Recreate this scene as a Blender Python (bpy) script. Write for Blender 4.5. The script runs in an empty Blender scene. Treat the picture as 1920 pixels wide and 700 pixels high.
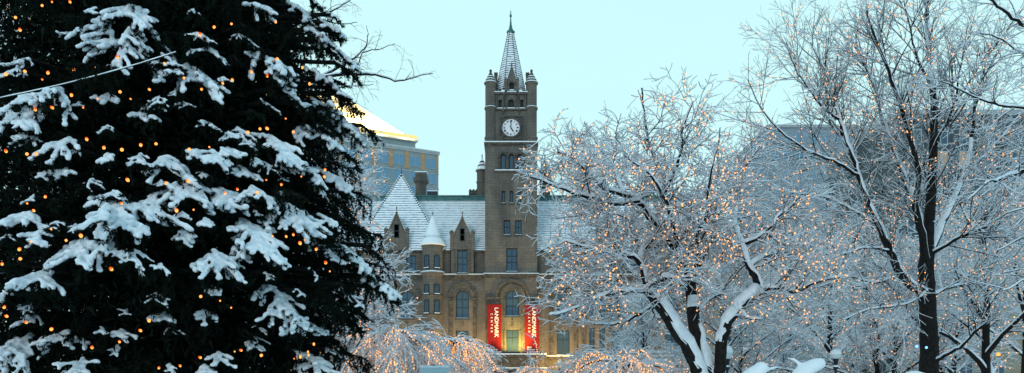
import bpy, bmesh, math, random
import numpy as np
from mathutils import Vector
R = math.radians
random.seed(7)
rng = np.random.default_rng(7)
S = bpy.context.scene
COL = S.collection
F, HZ, CAMZ = 1500.0, 725.0, 1.7

def P(px, py, Y):
    """point seen at photo pixel (px,py) standing Y metres away"""
    return ((px - 960) / F * Y, Y, CAMZ + (HZ - py) / F * Y)

# ------------------------------------------------------------------ materials
def principled(name, col, rough=0.8, spec=0.3, metal=0.0):
    m = bpy.data.materials.new(name); m.use_nodes = True
    nt = m.node_tree; b = nt.nodes['Principled BSDF']
    b.inputs['Base Color'].default_value = (*col, 1)
    b.inputs['Roughness'].default_value = rough
    b.inputs['Specular IOR Level'].default_value = spec
    b.inputs['Metallic'].default_value = metal
    return m, nt, b

def noisy(name, c1, c2, scale=3.0, rough=0.85, bump=0.0, bscale=None, spec=0.2, detail=6, lo=.35, hi=.65):
    m, nt, b = principled(name, c1, rough, spec)
    tc = nt.nodes.new('ShaderNodeTexCoord')
    n = nt.nodes.new('ShaderNodeTexNoise'); n.inputs['Scale'].default_value = scale; n.inputs['Detail'].default_value = detail
    nt.links.new(tc.outputs['Object'], n.inputs['Vector'])
    r = nt.nodes.new('ShaderNodeValToRGB'); r.color_ramp.elements[0].color = (*c1, 1); r.color_ramp.elements[1].color = (*c2, 1)
    r.color_ramp.elements[0].position = lo; r.color_ramp.elements[1].position = hi
    nt.links.new(n.outputs['Fac'], r.inputs['Fac']); nt.links.new(r.outputs['Color'], b.inputs['Base Color'])
    if bump:
        n2 = nt.nodes.new('ShaderNodeTexNoise'); n2.inputs['Scale'].default_value = bscale or scale * 3; n2.inputs['Detail'].default_value = 8
        nt.links.new(tc.outputs['Object'], n2.inputs['Vector'])
        bp = nt.nodes.new('ShaderNodeBump'); bp.inputs['Strength'].default_value = bump; bp.inputs['Distance'].default_value = 0.02
        nt.links.new(n2.outputs['Fac'], bp.inputs['Height']); nt.links.new(bp.outputs['Normal'], b.inputs['Normal'])
    return m

def stone(name, c1, c2, c3, bw=1.1, bh=0.42, mort=0.018):
    """ashlar masonry: courses + blotches + weather streaks"""
    m, nt, b = principled(name, c1, 0.9, 0.2)
    N = nt.nodes.new; L = nt.links.new
    tc = N('ShaderNodeTexCoord'); sp = N('ShaderNodeSeparateXYZ'); L(tc.outputs['Object'], sp.inputs[0])
    ad = N('ShaderNodeMath'); ad.operation = 'ADD'; L(sp.outputs['X'], ad.inputs[0]); L(sp.outputs['Y'], ad.inputs[1])
    cb = N('ShaderNodeCombineXYZ'); L(ad.outputs[0], cb.inputs['X']); L(sp.outputs['Z'], cb.inputs['Y'])
    br = N('ShaderNodeTexBrick'); L(cb.outputs[0], br.inputs['Vector'])
    br.inputs['Scale'].default_value = 1; br.inputs['Brick Width'].default_value = bw; br.inputs['Row Height'].default_value = bh
    br.inputs['Mortar Size'].default_value = mort; br.inputs['Mortar Smooth'].default_value = .3
    br.inputs['Color1'].default_value = (*c1, 1); br.inputs['Color2'].default_value = (*c2, 1); br.inputs['Mortar'].default_value = (*[x * .55 for x in c1], 1)
    n = N('ShaderNodeTexNoise'); n.inputs['Scale'].default_value = .35; n.inputs['Detail'].default_value = 7; n.inputs['Roughness'].default_value = .65
    mp = N('ShaderNodeMapping'); mp.inputs['Scale'].default_value = (1.6, 1.6, .45); L(tc.outputs['Object'], mp.inputs[0]); L(mp.outputs[0], n.inputs['Vector'])
    rp = N('ShaderNodeValToRGB'); rp.color_ramp.elements[0].position = .38; rp.color_ramp.elements[1].position = .66
    rp.color_ramp.elements[0].color = (0, 0, 0, 1); rp.color_ramp.elements[1].color = (.75, .75, .75, 1); L(n.outputs['Fac'], rp.inputs['Fac'])
    mx = N('ShaderNodeMix'); mx.data_type = 'RGBA'; L(rp.outputs['Color'], mx.inputs['Factor']); L(br.outputs['Color'], mx.inputs['A']); mx.inputs['B'].default_value = (*c3, 1)
    n3 = N('ShaderNodeTexNoise'); n3.inputs['Scale'].default_value = 6; n3.inputs['Detail'].default_value = 5; L(tc.outputs['Object'], n3.inputs['Vector'])
    hs = N('ShaderNodeHueSaturation'); mr = N('ShaderNodeMapRange'); mr.inputs['To Min'].default_value = .65; mr.inputs['To Max'].default_value = 1.35
    L(n3.outputs['Fac'], mr.inputs['Value']); L(mr.outputs[0], hs.inputs['Value']); L(mx.outputs['Result'], hs.inputs['Color']); L(hs.outputs[0], b.inputs['Base Color'])
    bp = N('ShaderNodeBump'); bp.inputs['Strength'].default_value = .5; bp.inputs['Distance'].default_value = .04; L(n3.outputs['Fac'], bp.inputs['Height']); L(bp.outputs[0], b.inputs['Normal'])
    return m

def tile_snow(name, period, dark, snowcol, duty=.35, patch=.5):
    """rows of roof tiles, snow lying on each row and the bare butt of the tile showing as a dark line"""
    m, nt, b = principled(name, snowcol, 0.85, 0.2)
    N = nt.nodes.new; L = nt.links.new
    tc = N('ShaderNodeTexCoord'); sp = N('ShaderNodeSeparateXYZ'); L(tc.outputs['Object'], sp.inputs[0])
    n = N('ShaderNodeTexNoise'); n.inputs['Scale'].default_value = 1.7; n.inputs['Detail'].default_value = 4; L(tc.outputs['Object'], n.inputs['Vector'])
    dv = N('ShaderNodeMath'); dv.operation = 'DIVIDE'; L(sp.outputs['Z'], dv.inputs[0]); dv.inputs[1].default_value = period
    fr = N('ShaderNodeMath'); fr.operation = 'FRACT'; L(dv.outputs[0], fr.inputs[0])
    # local threshold varies with noise so lines break up
    mr = N('ShaderNodeMapRange'); L(n.outputs['Fac'], mr.inputs['Value']); mr.inputs['From Min'].default_value = .3; mr.inputs['From Max'].default_value = .7
    mr.inputs['To Min'].default_value = duty * (1 - patch); mr.inputs['To Max'].default_value = duty * (1 + patch)
    lt = N('ShaderNodeMath'); lt.operation = 'LESS_THAN'; L(fr.outputs[0], lt.inputs[0]); L(mr.outputs[0], lt.inputs[1])
    mx = N('ShaderNodeMix'); mx.data_type = 'RGBA'; L(lt.outputs[0], mx.inputs['Factor']); mx.inputs['A'].default_value = (*snowcol, 1); mx.inputs['B'].default_value = (*dark, 1)
    L(mx.outputs['Result'], b.inputs['Base Color'])
    return m

def emitter(name, col, st, sample=True):
    m = bpy.data.materials.new(name); m.use_nodes = True
    nt = m.node_tree; nt.nodes.clear()
    e = nt.nodes.new('ShaderNodeEmission'); e.inputs[0].default_value = (*col, 1); e.inputs[1].default_value = st
    o = nt.nodes.new('ShaderNodeOutputMaterial'); nt.links.new(e.outputs[0], o.inputs[0])
    m.cycles.emission_sampling = 'AUTO' if sample else 'NONE'
    return m

M = {}
M['snow'] = noisy('snow', (.86, .88, .90), (.94, .95, .96), 4, .7, .35, 25, spec=.3)
M['twigsnow'] = noisy('twig_snow', (.72, .76, .82), (.92, .93, .95), 5, .8)
M['bark'] = noisy('bark', (.007, .006, .006), (.022, .018, .016), 14, .95, .6, 40)
M['twig'] = noisy('twig_bark', (.008, .007, .007), (.028, .022, .020), 6, .95)
M['pinesnow'] = noisy('bough_snow', (.52, .57, .62), (.90, .92, .95), 9, .75, .8, 30, spec=.2, lo=.30, hi=.55)  # greyer tones put the shade of overhanging boughs into the snow colour
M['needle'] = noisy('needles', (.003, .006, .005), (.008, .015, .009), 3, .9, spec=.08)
M['stone'] = stone('tower_stone', (.160, .134, .112), (.205, .170, .136), (.072, .066, .062))
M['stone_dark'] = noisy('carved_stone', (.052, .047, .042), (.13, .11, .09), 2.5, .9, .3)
M['tile'] = tile_snow('tile_roof', .335, (.08, .10, .13), (.93, .94, .96), .22, .6)
M['tile_spire'] = tile_snow('spire_tile', .37, (.07, .065, .085), (.92, .93, .95), .32, .5)
M['tile_pyr'] = tile_snow('pavilion_tile', .40, (.08, .10, .13), (.93, .94, .96), .24, .6)
M['copper'] = noisy('copper_patina', (.05, .13, .13), (.10, .22, .21), 2, .6)
M['frame'] = principled('window_frame', (.018, .03, .034), .5)[0]
M['glass'] = principled('window_glass', (.05, .09, .13), .08, .9, .35)[0]
M['glass2'] = principled('office_glass', (.16, .30, .42), .1, .9, .35)[0]
M['clock'] = principled('clock_white', (.82, .76, .76), .5)[0]
M['black'] = principled('black_iron', (.01, .01, .012), .5)[0]
M['banner'] = noisy('red_cloth', (.19, .006, .008), (.25, .009, .011), 1.2, .8)
M['white'] = principled('white_print', (.85, .8, .78), .7)[0]
M['hotel'] = stone('hotel_wall', (.28, .33, .33), (.32, .36, .36), (.25, .30, .31), 3.2, .9, .01)
M['brick'] = noisy('orange_brick', (.42, .25, .14), (.52, .32, .18), 1.5)
M['concrete'] = noisy('roof_concrete', (.35, .36, .36), (.46, .46, .45), 1)
M['roofpale'] = principled('pale_roof', (.74, .64, .42), .7)[0]
M['greywall'] = stone('grey_wall', (.29, .33, .38), (.31, .355, .41), (.25, .29, .34), 2.4, .8, .01)
M['bluewall'] = stone('dark_wall', (.07, .09, .10), (.085, .105, .115), (.06, .075, .085), 2.4, .8, .01)
M['beige'] = stone('beige_wall', (.33, .27, .19), (.38, .31, .21), (.27, .22, .16), 1.8, .6, .012)
M['asphalt'] = noisy('asphalt', (.05, .05, .052), (.3, .31, .32), .4, .9)
M['globe'] = principled('frosted_globe', (.62, .66, .66), .4)[0]
M['canvas'] = principled('pale_board', (.55, .68, .72), .6)[0]
M['bulb'] = emitter('bulb_glow', (1, .36, .08), 2.1, True)
M['bulb_halo'] = emitter('bulb_halo_glow', (1, .10, .012), 1.3, True)
M['bulb_far'] = emitter('bulb_far', (1, .42, .14), 2.3, False)
M['bulb_gold'] = emitter('bulb_gold', (1, .44, .15), 2.3, False)
M['bulb_blue'] = emitter('bulb_blue', (.12, .35, 1), 4.0, False)
M['cable'] = principled('green_cable', (.01, .02, .012), .6)[0]
M['flood'] = emitter('flood_lens', (1, .80, .30), 6, False)
M['warmwin'] = emitter('lit_window', (.9, .62, .28), .45, False)

# ------------------------------------------------------------------ object helpers
def link(o):
    COL.objects.link(o); return o
def tag(o, label=None, cat=None, group=None, kind=None):
    if label: o['label'] = label
    if cat: o['category'] = cat
    if group: o['group'] = group
    if kind: o['kind'] = kind
    return o
def thing(name, loc, label, cat, group=None, rz=0):
    o = bpy.data.objects.new(name, None); link(o); o.location = loc; o.rotation_euler = (0, 0, rz); o.empty_display_size = .2
    return tag(o, label, cat, group)
def raw_mesh(name, V, Fs, mat, parent=None, smooth=False):
    """V (n,3) numpy world coords, Fs list of numpy arrays of equal-size faces (or list)"""
    me = bpy.data.meshes.new(name)
    V = np.asarray(V, dtype=np.float32)
    if not isinstance(Fs, list) or (len(Fs) and not isinstance(Fs[0], np.ndarray)):
        me.from_pydata([tuple(v) for v in V.tolist()], [], Fs)
    else:
        loops = np.concatenate([f.reshape(-1) for f in Fs]).astype(np.int32)
        tot = np.concatenate([np.full(len(f), f.shape[1], np.int32) for f in Fs])
        st = np.concatenate([[0], np.cumsum(tot)[:-1]]).astype(np.int32)
        me.vertices.add(len(V)); me.vertices.foreach_set('co', V.ravel())
        me.loops.add(len(loops)); me.loops.foreach_set('vertex_index', loops)
        me.polygons.add(len(tot)); me.polygons.foreach_set('loop_start', st)
        try: me.polygons.foreach_set('loop_total', tot)
        except Exception: pass
        me.update(calc_edges=True)
    me.materials.append(mat)
    if smooth: me.polygons.foreach_set('use_smooth', np.ones(len(me.polygons), bool))
    me.update()
    o = bpy.data.objects.new(name, me); link(o)
    if parent is not None:
        o.parent = parent
        if parent.parent is None: o.location = tuple(-c for c in parent.location)
    return o
class MB:
    def __init__(s): s.v = []; s.f = []
    def poly(s, pts):
        b = len(s.v); s.v += [tuple(p) for p in pts]; s.f.append(tuple(range(b, b + len(pts)))); return s
    def box(s, x0, x1, y0, y1, z0, z1):
        b = len(s.v)
        s.v += [(x0,y0,z0),(x1,y0,z0),(x1,y1,z0),(x0,y1,z0),(x0,y0,z1),(x1,y0,z1),(x1,y1,z1),(x0,y1,z1)]
        s.f += [tuple(b+i for i in q) for q in ((0,3,2,1),(4,5,6,7),(0,1,5,4),(1,2,6,5),(2,3,7,6),(3,0,4,7))]; return s
    def prism(s, pts, y0, y1):
        """extrude polygon given as (x,z), along y"""
        b = len(s.v); n = len(pts)
        s.v += [(x, y0, z) for x, z in pts] + [(x, y1, z) for x, z in pts]
        s.f.append(tuple(b+i for i in range(n))); s.f.append(tuple(b+n+i for i in reversed(range(n))))
        for i in range(n): j = (i+1) % n; s.f.append((b+j, b+i, b+n+i, b+n+j))
        return s
    def lathe(s, cx, cy, prof, n=16, ph=0, cap=True):
        """prof: (r,z) list"""
        b = len(s.v)
        for r, z in prof:
            for k in range(n):
                a = ph + 2*math.pi*k/n; s.v.append((cx + r*math.cos(a), cy + r*math.sin(a), z))
        for i in range(len(prof)-1):
            for k in range(n):
                k2 = (k+1) % n; s.f.append((b+i*n+k, b+i*n+k2, b+(i+1)*n+k2, b+(i+1)*n+k))
        if cap:
            s.f.append(tuple(b+k for k in reversed(range(n)))); s.f.append(tuple(b+(len(prof)-1)*n+k for k in range(n)))
        return s
    def tube(s, pts, r, n=6):
        for a, b_ in zip(pts[:-1], pts[1:]):
            a = Vector(a); c = Vector(b_); d = (c-a).normalized(); u = d.orthogonal().normalized(); w = d.cross(u); b = len(s.v)
            for q in (a, c):
                for k in range(n):
                    t = 2*math.pi*k/n; s.v.append(tuple(q + u*r*math.cos(t) + w*r*math.sin(t)))
            for k in range(n): k2 = (k+1) % n; s.f.append((b+k, b+k2, b+n+k2, b+n+k))
            s.f.append(tuple(b+k for k in reversed(range(n)))); s.f.append(tuple(b+n+k for k in range(n)))
        return s
    def ring(s, cx, cz, r0, r1, y0, y1, a0=0, a1=180, n=20):
        """arch band in the xz plane, extruded y0..y1 (front y0)"""
        b = len(s.v)
        for i in range(n+1):
            a = R(a0 + (a1-a0)*i/n); c, q = math.cos(a), math.sin(a)
            s.v += [(cx+r0*c, y0, cz+r0*q), (cx+r1*c, y0, cz+r1*q), (cx+r1*c, y1, cz+r1*q), (cx+r0*c, y1, cz+r0*q)]
        for i in range(n):
            o = b+i*4; p = o+4
            for j in range(4): k = (j+1) % 4; s.f.append((o+j, o+k, p+k, p+j))
        s.f.append((b, b+3, b+2, b+1)); e = b+n*4; s.f.append((e, e+1, e+2, e+3))
        return s
    def wall(s, x0, x1, z0, z1, Y, ops, depth=.5):
        xs = sorted({x0, x1, *[o[0] for o in ops], *[o[1] for o in ops]}); zs = sorted({z0, z1, *[o[2] for o in ops], *[o[3] for o in ops]})
        for a, c in zip(xs[:-1], xs[1:]):
            for e, g in zip(zs[:-1], zs[1:]):
                mx_, mz_ = (a+c)/2, (e+g)/2
                if any(o[0] < mx_ < o[1] and o[2] < mz_ < o[3] for o in ops): continue
                s.poly([(a,Y,e),(c,Y,e),(c,Y,g),(a,Y,g)])
        for o in ops:
            xa, xb, za, zb = o[:4]; arch = len(o) > 4 and o[4]; Y2 = Y+depth
            if arch:
                r = (xb-xa)/2; sp = zb-r; cx = (xa+xb)/2; n = 14
                arc = [(cx + r*math.cos(math.pi*i/n), sp + r*math.sin(math.pi*i/n)) for i in range(n+1)]
                for i in range(n):
                    (ax,az),(bx_,bz) = arc[i], arc[i+1]
                    cxn = xb if i < n/2 else xa
                    s.poly([(cxn,Y,zb),(bx_,Y,bz),(ax,Y,az)])
                    s.poly([(ax,Y,az),(bx_,Y,bz),(bx_,Y2,bz),(ax,Y2,az)])
                zt = sp
            else:
                s.poly([(xa,Y,zb),(xa,Y2,zb),(xb,Y2,zb),(xb,Y,zb)]); zt = zb
            s.poly([(xa,Y,za),(xa,Y2,za),(xa,Y2,zt),(xa,Y,zt)]); s.poly([(xb,Y,za),(xb,Y,zt),(xb,Y2,zt),(xb,Y2,za)])
            s.poly([(xa,Y,za),(xb,Y,za),(xb,Y2,za),(xa,Y2,za)])
        return s
    def build(s, name, mat, parent=None, smooth=False):
        return raw_mesh(name, np.array(s.v), s.f, mat, parent, smooth)

def text_mesh(txt, size, name, mat, parent, loc, rot, extrude=.01, space=1.0, bold=0.0, align='CENTER'):
    cu = bpy.data.curves.new('t', 'FONT'); cu.body = txt; cu.size = size; cu.extrude = extrude; cu.space_character = space
    cu.align_x = align; cu.align_y = 'CENTER'; cu.offset = bold
    to = bpy.data.objects.new('t', cu); link(to)
    dg = bpy.context.evaluated_depsgraph_get(); me = bpy.data.meshes.new_from_object(to.evaluated_get(dg))
    bpy.data.objects.remove(to); me.materials.clear(); me.materials.append(mat)
    from mathutils import Matrix, Euler
    me.transform(Matrix.Translation(loc) @ Euler(rot).to_matrix().to_4x4())
    me.name = name
    o = bpy.data.objects.new(name, me); link(o)
    if parent is not None:
        o.parent = parent
        if parent.parent is None: o.location = tuple(-c for c in parent.location)
    return o

def window(parent, xa, xb, za, zb, Y, arch=False, fr=.13, mull=1, bars=(.5,), rec=.32, mat_g=None, sill=True):
    """timber frame + pane set rec behind the wall face Y"""
    f = MB(); y0, y1 = Y+rec, Y+rec+.12; xc = (xa+xb)/2
    if arch:
        r = (xb-xa)/2; sp = zb-r
        f.ring(xc, sp, r-fr, r-.002, y0, y1); f.box(xa+.002, xa+fr, y0, y1, za, sp); f.box(xb-fr, xb-.002, y0, y1, za, sp)
        top = sp + math.sqrt(max((r-fr)**2 - .01, 0))
    else:
        f.box(xa+.002, xa+fr, y0, y1, za, zb); f.box(xb-fr, xb-.002, y0, y1, za, zb); f.box(xa+fr, xb-fr, y0, y1, zb-fr, zb-.002); top = zb-fr
    f.box(xa+fr, xb-fr, y0, y1, za, za+fr)
    for i in range(mull):
        x = xa + (xb-xa)*(i+1)/(mull+1); f.box(x-.045, x+.045, y0-.01, y1-.01, za+fr, top)
    for t in bars:
        z = za + (zb-za)*t; f.box(xa+fr, xb-fr, y0-.02, y1-.02, z-.05, z+.05)
    if sill: f.box(xa-.12, xb+.12, Y-.18, Y+rec, za-.16, za-.002)
    fo = f.build('window', M['frame'], parent)
    g = MB()
    if arch:
        n = 14; g.poly([(xa+.05, y0+.06, za+.05), (xb-.05, y0+.06, za+.05)] + [(xc + (r-.05)*math.cos(math.pi*i/n), y0+.06, sp + (r-.05)*math.sin(math.pi*i/n)) for i in range(n+1)])
    else:
        g.poly([(xa+.05,y0+.06,za+.05),(xb-.05,y0+.06,za+.05),(xb-.05,y0+.06,zb-.05),(xa+.05,y0+.06,zb-.05)])
    g.build('pane', mat_g or M['glass'], fo)
    if sill:
        sn = MB(); sn.box(xa-.02, xb+.02, Y-.12, Y+rec-.05, za, za+.06); sn.build('sill_snow', M['snow'], fo)
    return fo

# ------------------------------------------------------------------ camera, light, sky
cam = bpy.data.cameras.new('camera'); co = bpy.data.objects.new('camera', cam); link(co)
co.location = (0, 0, CAMZ); co.rotation_euler = (R(90), 0, 0)
cam.sensor_width = 36; cam.lens = 36 * F / 1920; cam.shift_y = (HZ - 350) / 1920; cam.clip_end = 3000; cam.clip_start = .1
S.camera = co
SUN_EL, SUN_AZ = R(12), R(200)
w = bpy.data.worlds.new('World'); S.world = w; w.use_nodes = True
nt = w.node_tree; nt.nodes.clear()
sky = nt.nodes.new('ShaderNodeTexSky'); sky.sky_type = 'NISHITA'; sky.sun_disc = False; sky.sun_elevation = SUN_EL; sky.sun_rotation = SUN_AZ; sky.air_density = 1.5; sky.dust_density = 3
mixn = nt.nodes.new('ShaderNodeMix'); mixn.data_type = 'RGBA'; mixn.inputs['Factor'].default_value = .90
mixn.inputs['B'].default_value = (6.6, 10.3, 10.45, 1)
nt.links.new(sky.outputs[0], mixn.inputs['A'])
# overcast dusk: pale at the horizon, deeper blue overhead and behind, faint cloud streaks
N_, K_ = nt.nodes.new, nt.links.new
tcw = N_('ShaderNodeTexCoord'); spw = N_('ShaderNodeSeparateXYZ'); K_(tcw.outputs['Generated'], spw.inputs[0])
def mrange(src, a, b, c, d):
    q = N_('ShaderNodeMapRange'); q.interpolation_type = 'SMOOTHSTEP'; q.inputs['From Min'].default_value = a; q.inputs['From Max'].default_value = b; q.inputs['To Min'].default_value = c; q.inputs['To Max'].default_value = d; K_(src, q.inputs['Value']); return q.outputs[0]
def mixw(fac, a, col):
    q = N_('ShaderNodeMix'); q.data_type = 'RGBA'; K_(fac, q.inputs['Factor']); K_(a, q.inputs['A']); q.inputs['B'].default_value = (*col, 1); return q.outputs['Result']
c_ = mixw(mrange(spw.outputs['Z'], .34, 0, 0, .55), mixn.outputs['Result'], (7.8, 10.5, 10.3))
nzw = N_('ShaderNodeTexNoise'); nzw.inputs['Scale'].default_value = 2.2; nzw.inputs['Detail'].default_value = 5; mpw = N_('ShaderNodeMapping'); mpw.inputs['Scale'].default_value = (1, 1, 4); K_(tcw.outputs['Generated'], mpw.inputs[0]); K_(mpw.outputs[0], nzw.inputs['Vector'])
c_ = mixw(mrange(nzw.outputs['Fac'], .42, .72, 0, .30), c_, (5.6, 9.0, 9.6))
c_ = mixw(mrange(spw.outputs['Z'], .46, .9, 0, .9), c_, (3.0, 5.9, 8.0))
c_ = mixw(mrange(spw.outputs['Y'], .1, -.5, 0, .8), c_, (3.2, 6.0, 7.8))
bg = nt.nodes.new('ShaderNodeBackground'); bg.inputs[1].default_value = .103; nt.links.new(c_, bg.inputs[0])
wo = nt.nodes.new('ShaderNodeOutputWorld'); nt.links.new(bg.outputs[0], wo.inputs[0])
sl = bpy.data.lights.new('sun', 'SUN'); sl.energy = .6; sl.angle = R(15); sl.color = (1, .95, .88)
so = bpy.data.objects.new('sun', sl); link(so)
# direction towards the sun: nishita rotation measured from +Y clockwise
sd = Vector((math.sin(SUN_AZ)*math.cos(SUN_EL), math.cos(SUN_AZ)*math.cos(SUN_EL), math.sin(SUN_EL)))
so.rotation_euler = sd.to_track_quat('Z', 'Y').to_euler()
S.view_settings.view_transform = 'Standard'; S.view_settings.look = 'None'; S.view_settings.exposure = 0; S.view_settings.gamma = 1

def lamp(kind, loc, target, energy, col, size=.3, spot=100, parent=None, blend=.6):
    l = bpy.data.lights.new('lamp_light', kind); l.energy = energy; l.color = col
    if kind == 'SPOT': l.spot_size = R(spot); l.spot_blend = blend; l.shadow_soft_size = size
    elif kind == 'AREA': l.size = size
    else: l.shadow_soft_size = size
    o = bpy.data.objects.new('lamp_light', l); link(o); o.location = loc
    if target is not None: o.rotation_euler = (Vector(loc) - Vector(target)).to_track_quat('Z', 'Y').to_euler()
    if parent is not None:
        o.parent = parent; o.location = Vector(loc) - parent.location
    return o

# ------------------------------------------------------------------ ground
g = MB(); n = 40
def gz(x, y): return .0
g.poly([(-1500,-300,0),(1500,-300,0),(1500,2500,0),(-1500,2500,0)])
tag(g.build('ground', M['snow']), kind='structure')
g = MB(); g.box(-300, 300, 96, 108, -.05, .006); tag(g.build('road', M['asphalt']), kind='structure')
g = MB(); g.box(-300, 300, 93, 96, -.05, .13); g.box(-300, 300, 108, 111, -.05, .13); tag(g.build('pavement', M['snow']), kind='structure')

# ================================================================== CIVIC BUILDING
def fx(px): return (px - 960) / 12.5
def fz(py): return CAMZ + (725 - py) / 12.5
YF = 120.0
B = thing('courthouse', (0, YF, 0), 'brown stone civic building with a clock tower and snowy tiled roofs', 'building')

XL, XR = fx(545), fx(1330)
ops = []; wins = []
def add(xa, xb, ya, yb, arch=False, **k):
    o = (fx(xa), fx(xb), fz(yb), fz(ya), arch); ops.append(o); wins.append((o, k))
tower_ops = []; tower_wins = []
def tadd(xa, xb, ya, yb, arch=False, **k):
    o = (fx(xa), fx(xb), fz(yb), fz(ya), arch); tower_ops.append(o); tower_wins.append((o, k))
for c in (581, 626, 671, 763, 867, 1056, 1160, 1203, 1260):
    wd = 12.5 if c == 763 else 12
    add(c-wd, c+wd, 545, 597, True, bars=(.38, .68))
    add(c-wd, c+wd, 620, 666, bars=(.62,))
for c in (1110, 1129):
    add(c-5, c+5, 553, 597, True, mull=0); add(c-5, c+5, 615, 666, mull=0)
for c in (581, 626, 671, 763, 867, 1056, 1110, 1160, 1203, 1260):
    add(c-10, c+10, 692, 724, mull=1, bars=())
wl = MB(); z0, zc = 0, fz(516)
left_ops = [o for o in ops if o[1] < fx(905)]; right_ops = [o for o in ops if o[0] > fx(1012)]
wl.wall(XL, fx(911), z0, zc, YF, left_ops, .6); wl.wall(fx(1006), XR, z0, zc, YF, right_ops, .6)
wl.poly([(XL,YF,0),(XL,YF+36,0),(XL,YF+36,zc),(XL,YF,zc)]); wl.poly([(XR,YF,0),(XR,YF,zc),(XR,YF+36,zc),(XR,YF+36,0)])
wl.poly([(XL,YF+36,0),(XR,YF+36,0),(XR,YF+36,zc),(XL,YF+36,zc)])
# attic storey above the string course
ze = fz(470)
a_ops = []
for c in (581, 626, 671, 770, 1140, 1190, 1240): a_ops.append((fx(c-9), fx(c+9), fz(508), fz(478), False))
wl.wall(XL+.3, fx(911), zc, ze, YF+.5, [o for o in a_ops if o[1] < fx(905)], .5); wl.wall(fx(1006), XR-.3, zc, ze, YF+.5, [o for o in a_ops if o[0] > fx(1012)], .5)
wl.poly([(XL,YF,zc),(fx(909),YF,zc),(fx(909),YF+.5,zc),(XL,YF+.5,zc)]); wl.poly([(fx(1009),YF,zc),(XR,YF,zc),(XR,YF+.5,zc),(fx(1009),YF+.5,zc)])
wl.poly([(XL+.3,YF+.5,zc),(XL+.3,YF+35.5,zc),(XL+.3,YF+35.5,ze),(XL+.3,YF+.5,ze)]); wl.poly([(XR-.3,YF+.5,zc),(XR-.3,YF+.5,ze),(XR-.3,YF+35.5,ze),(XR-.3,YF+35.5,zc)])
wl.build('wall', M['stone'], B)
for o, k in wins: window(B, *o[:4], YF, o[4], **k)
for o in a_ops: window(B, *o[:4], YF+.5, False, rec=.25)

# mouldings: string courses, arch hoods, pilasters, panels
md = MB()
for x0, x1 in ((XL-.2, fx(908)), (fx(1010), XR+.2)):
    md.box(x0, x1, YF-.35, YF-.003, fz(519), fz(515.6)); md.box(x0, x1, YF-.2, YF-.003, fz(523), fz(519))
    md.box(x0, x1, YF-.22, YF-.003, fz(566.5), fz(563.2)) if False else None
    md.box(x0, x1, YF-.30, YF-.003, fz(676), fz(668.5))
    md.box(x0, x1, YF+.2, YF+.497, fz(473), fz(469.5))
for k in range(int((XR-XL)/.55)):           # dentils under the string course
    x = XL + .55*k
    if not (fx(905) < x+.3 and x < fx(1012)): md.box(x, x+.28, YF-.16, YF-.003, fz(526.2), fz(523.1))
def hood(c, r, zspring, Y, wide=1.0):
    md.ring(fx(c), zspring, r, r+.28, Y-.12, Y-.003); md.ring(fx(c), zspring, r+.75*wide, r+1.15*wide, Y-.22, Y-.003)
for c in (581, 626, 671, 763, 867, 1056, 1160, 1203, 1260):
    hood(c, 1.02, fz(557.5), YF)
    for s in (-1, 1):                        # impost band between arches, panel beside lower windows
        xa, xb = sorted((fx(c + s*14), fx(c + s*24)))
        md.box(xa, xb, YF-.18, YF-.003, fz(563), fz(558.5))
    md.box(fx(c-2.2), fx(c-.9), YF-.06, YF-.003, fz(613), fz(602)); md.box(fx(c+.9), fx(c+2.2), YF-.06, YF-.003, fz(613), fz(602))
for c in (890, 845, 1034, 1080, 1095, 1143, 1181, 1228):
    md.box(fx(c-3.5), fx(c+3.5), YF-.13, YF-.003, fz(667), fz(564)); md.box(fx(c-4.6), fx(c+4.6), YF-.2, YF-.003, fz(563), fz(559.5)) if c in (890, 845, 1034, 1080) else None
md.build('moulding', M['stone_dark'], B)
sn = MB()
for x0, x1 in ((XL-.2, fx(908.5)), (fx(1010), XR+.2)):
    sn.box(x0, x1, YF-.36, YF+.3, fz(515.6)+.003, fz(514.2)); sn.box(x0, x1, YF-.3, YF-.004, fz(668.5)+.003, fz(666.8))
    sn.box(x0, x1, YF+.21, YF+.497, fz(469.5)+.003, fz(468.6))
sn.build('ledge_snow', M['snow'], B)

# main roof
YR = YF+8
zr = CAMZ + (725-376)/F*YR
def roof_slab(x0, x1, name='roof'):
    m_ = MB()
    m_.poly([(x0,YF+.15,ze+.02),(x1,YF+.15,ze+.02),(x1,YR,zr),(x0,YR,zr)]); m_.poly([(x1,YF+35.8,ze+.02),(x0,YF+35.8,ze+.02),(x0,YR+19.8,zr),(x1,YR+19.8,zr)])
    m_.poly([(x0,YR,zr),(x1,YR,zr),(x1,YR+19.8,zr),(x0,YR+19.8,zr)])
    m_.poly([(x0,YF+.15,ze+.02),(x0,YR,zr),(x0,YR+19.8,zr),(x0,YF+35.8,ze+.02)]); m_.poly([(x1,YF+.15,ze+.02),(x1,YF+35.8,ze+.02),(x1,YR+19.8,zr),(x1,YR,zr)])
    r_ = m_.build(name, M['tile'], B)
    m_ = MB(); zt = CAMZ + (725-367)/F*YR
    m_.box(x0, x1, YR-.15, YR+.5, zr-.1, zt); m_.box(x0, x1, YR-.3, YR-.153, zt-.18, zt); m_.build('copper_ridge', M['copper'], r_)
    return r_
roof_slab(XL+1, fx(911)); roof_slab(fx(1006), XR-1)
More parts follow.
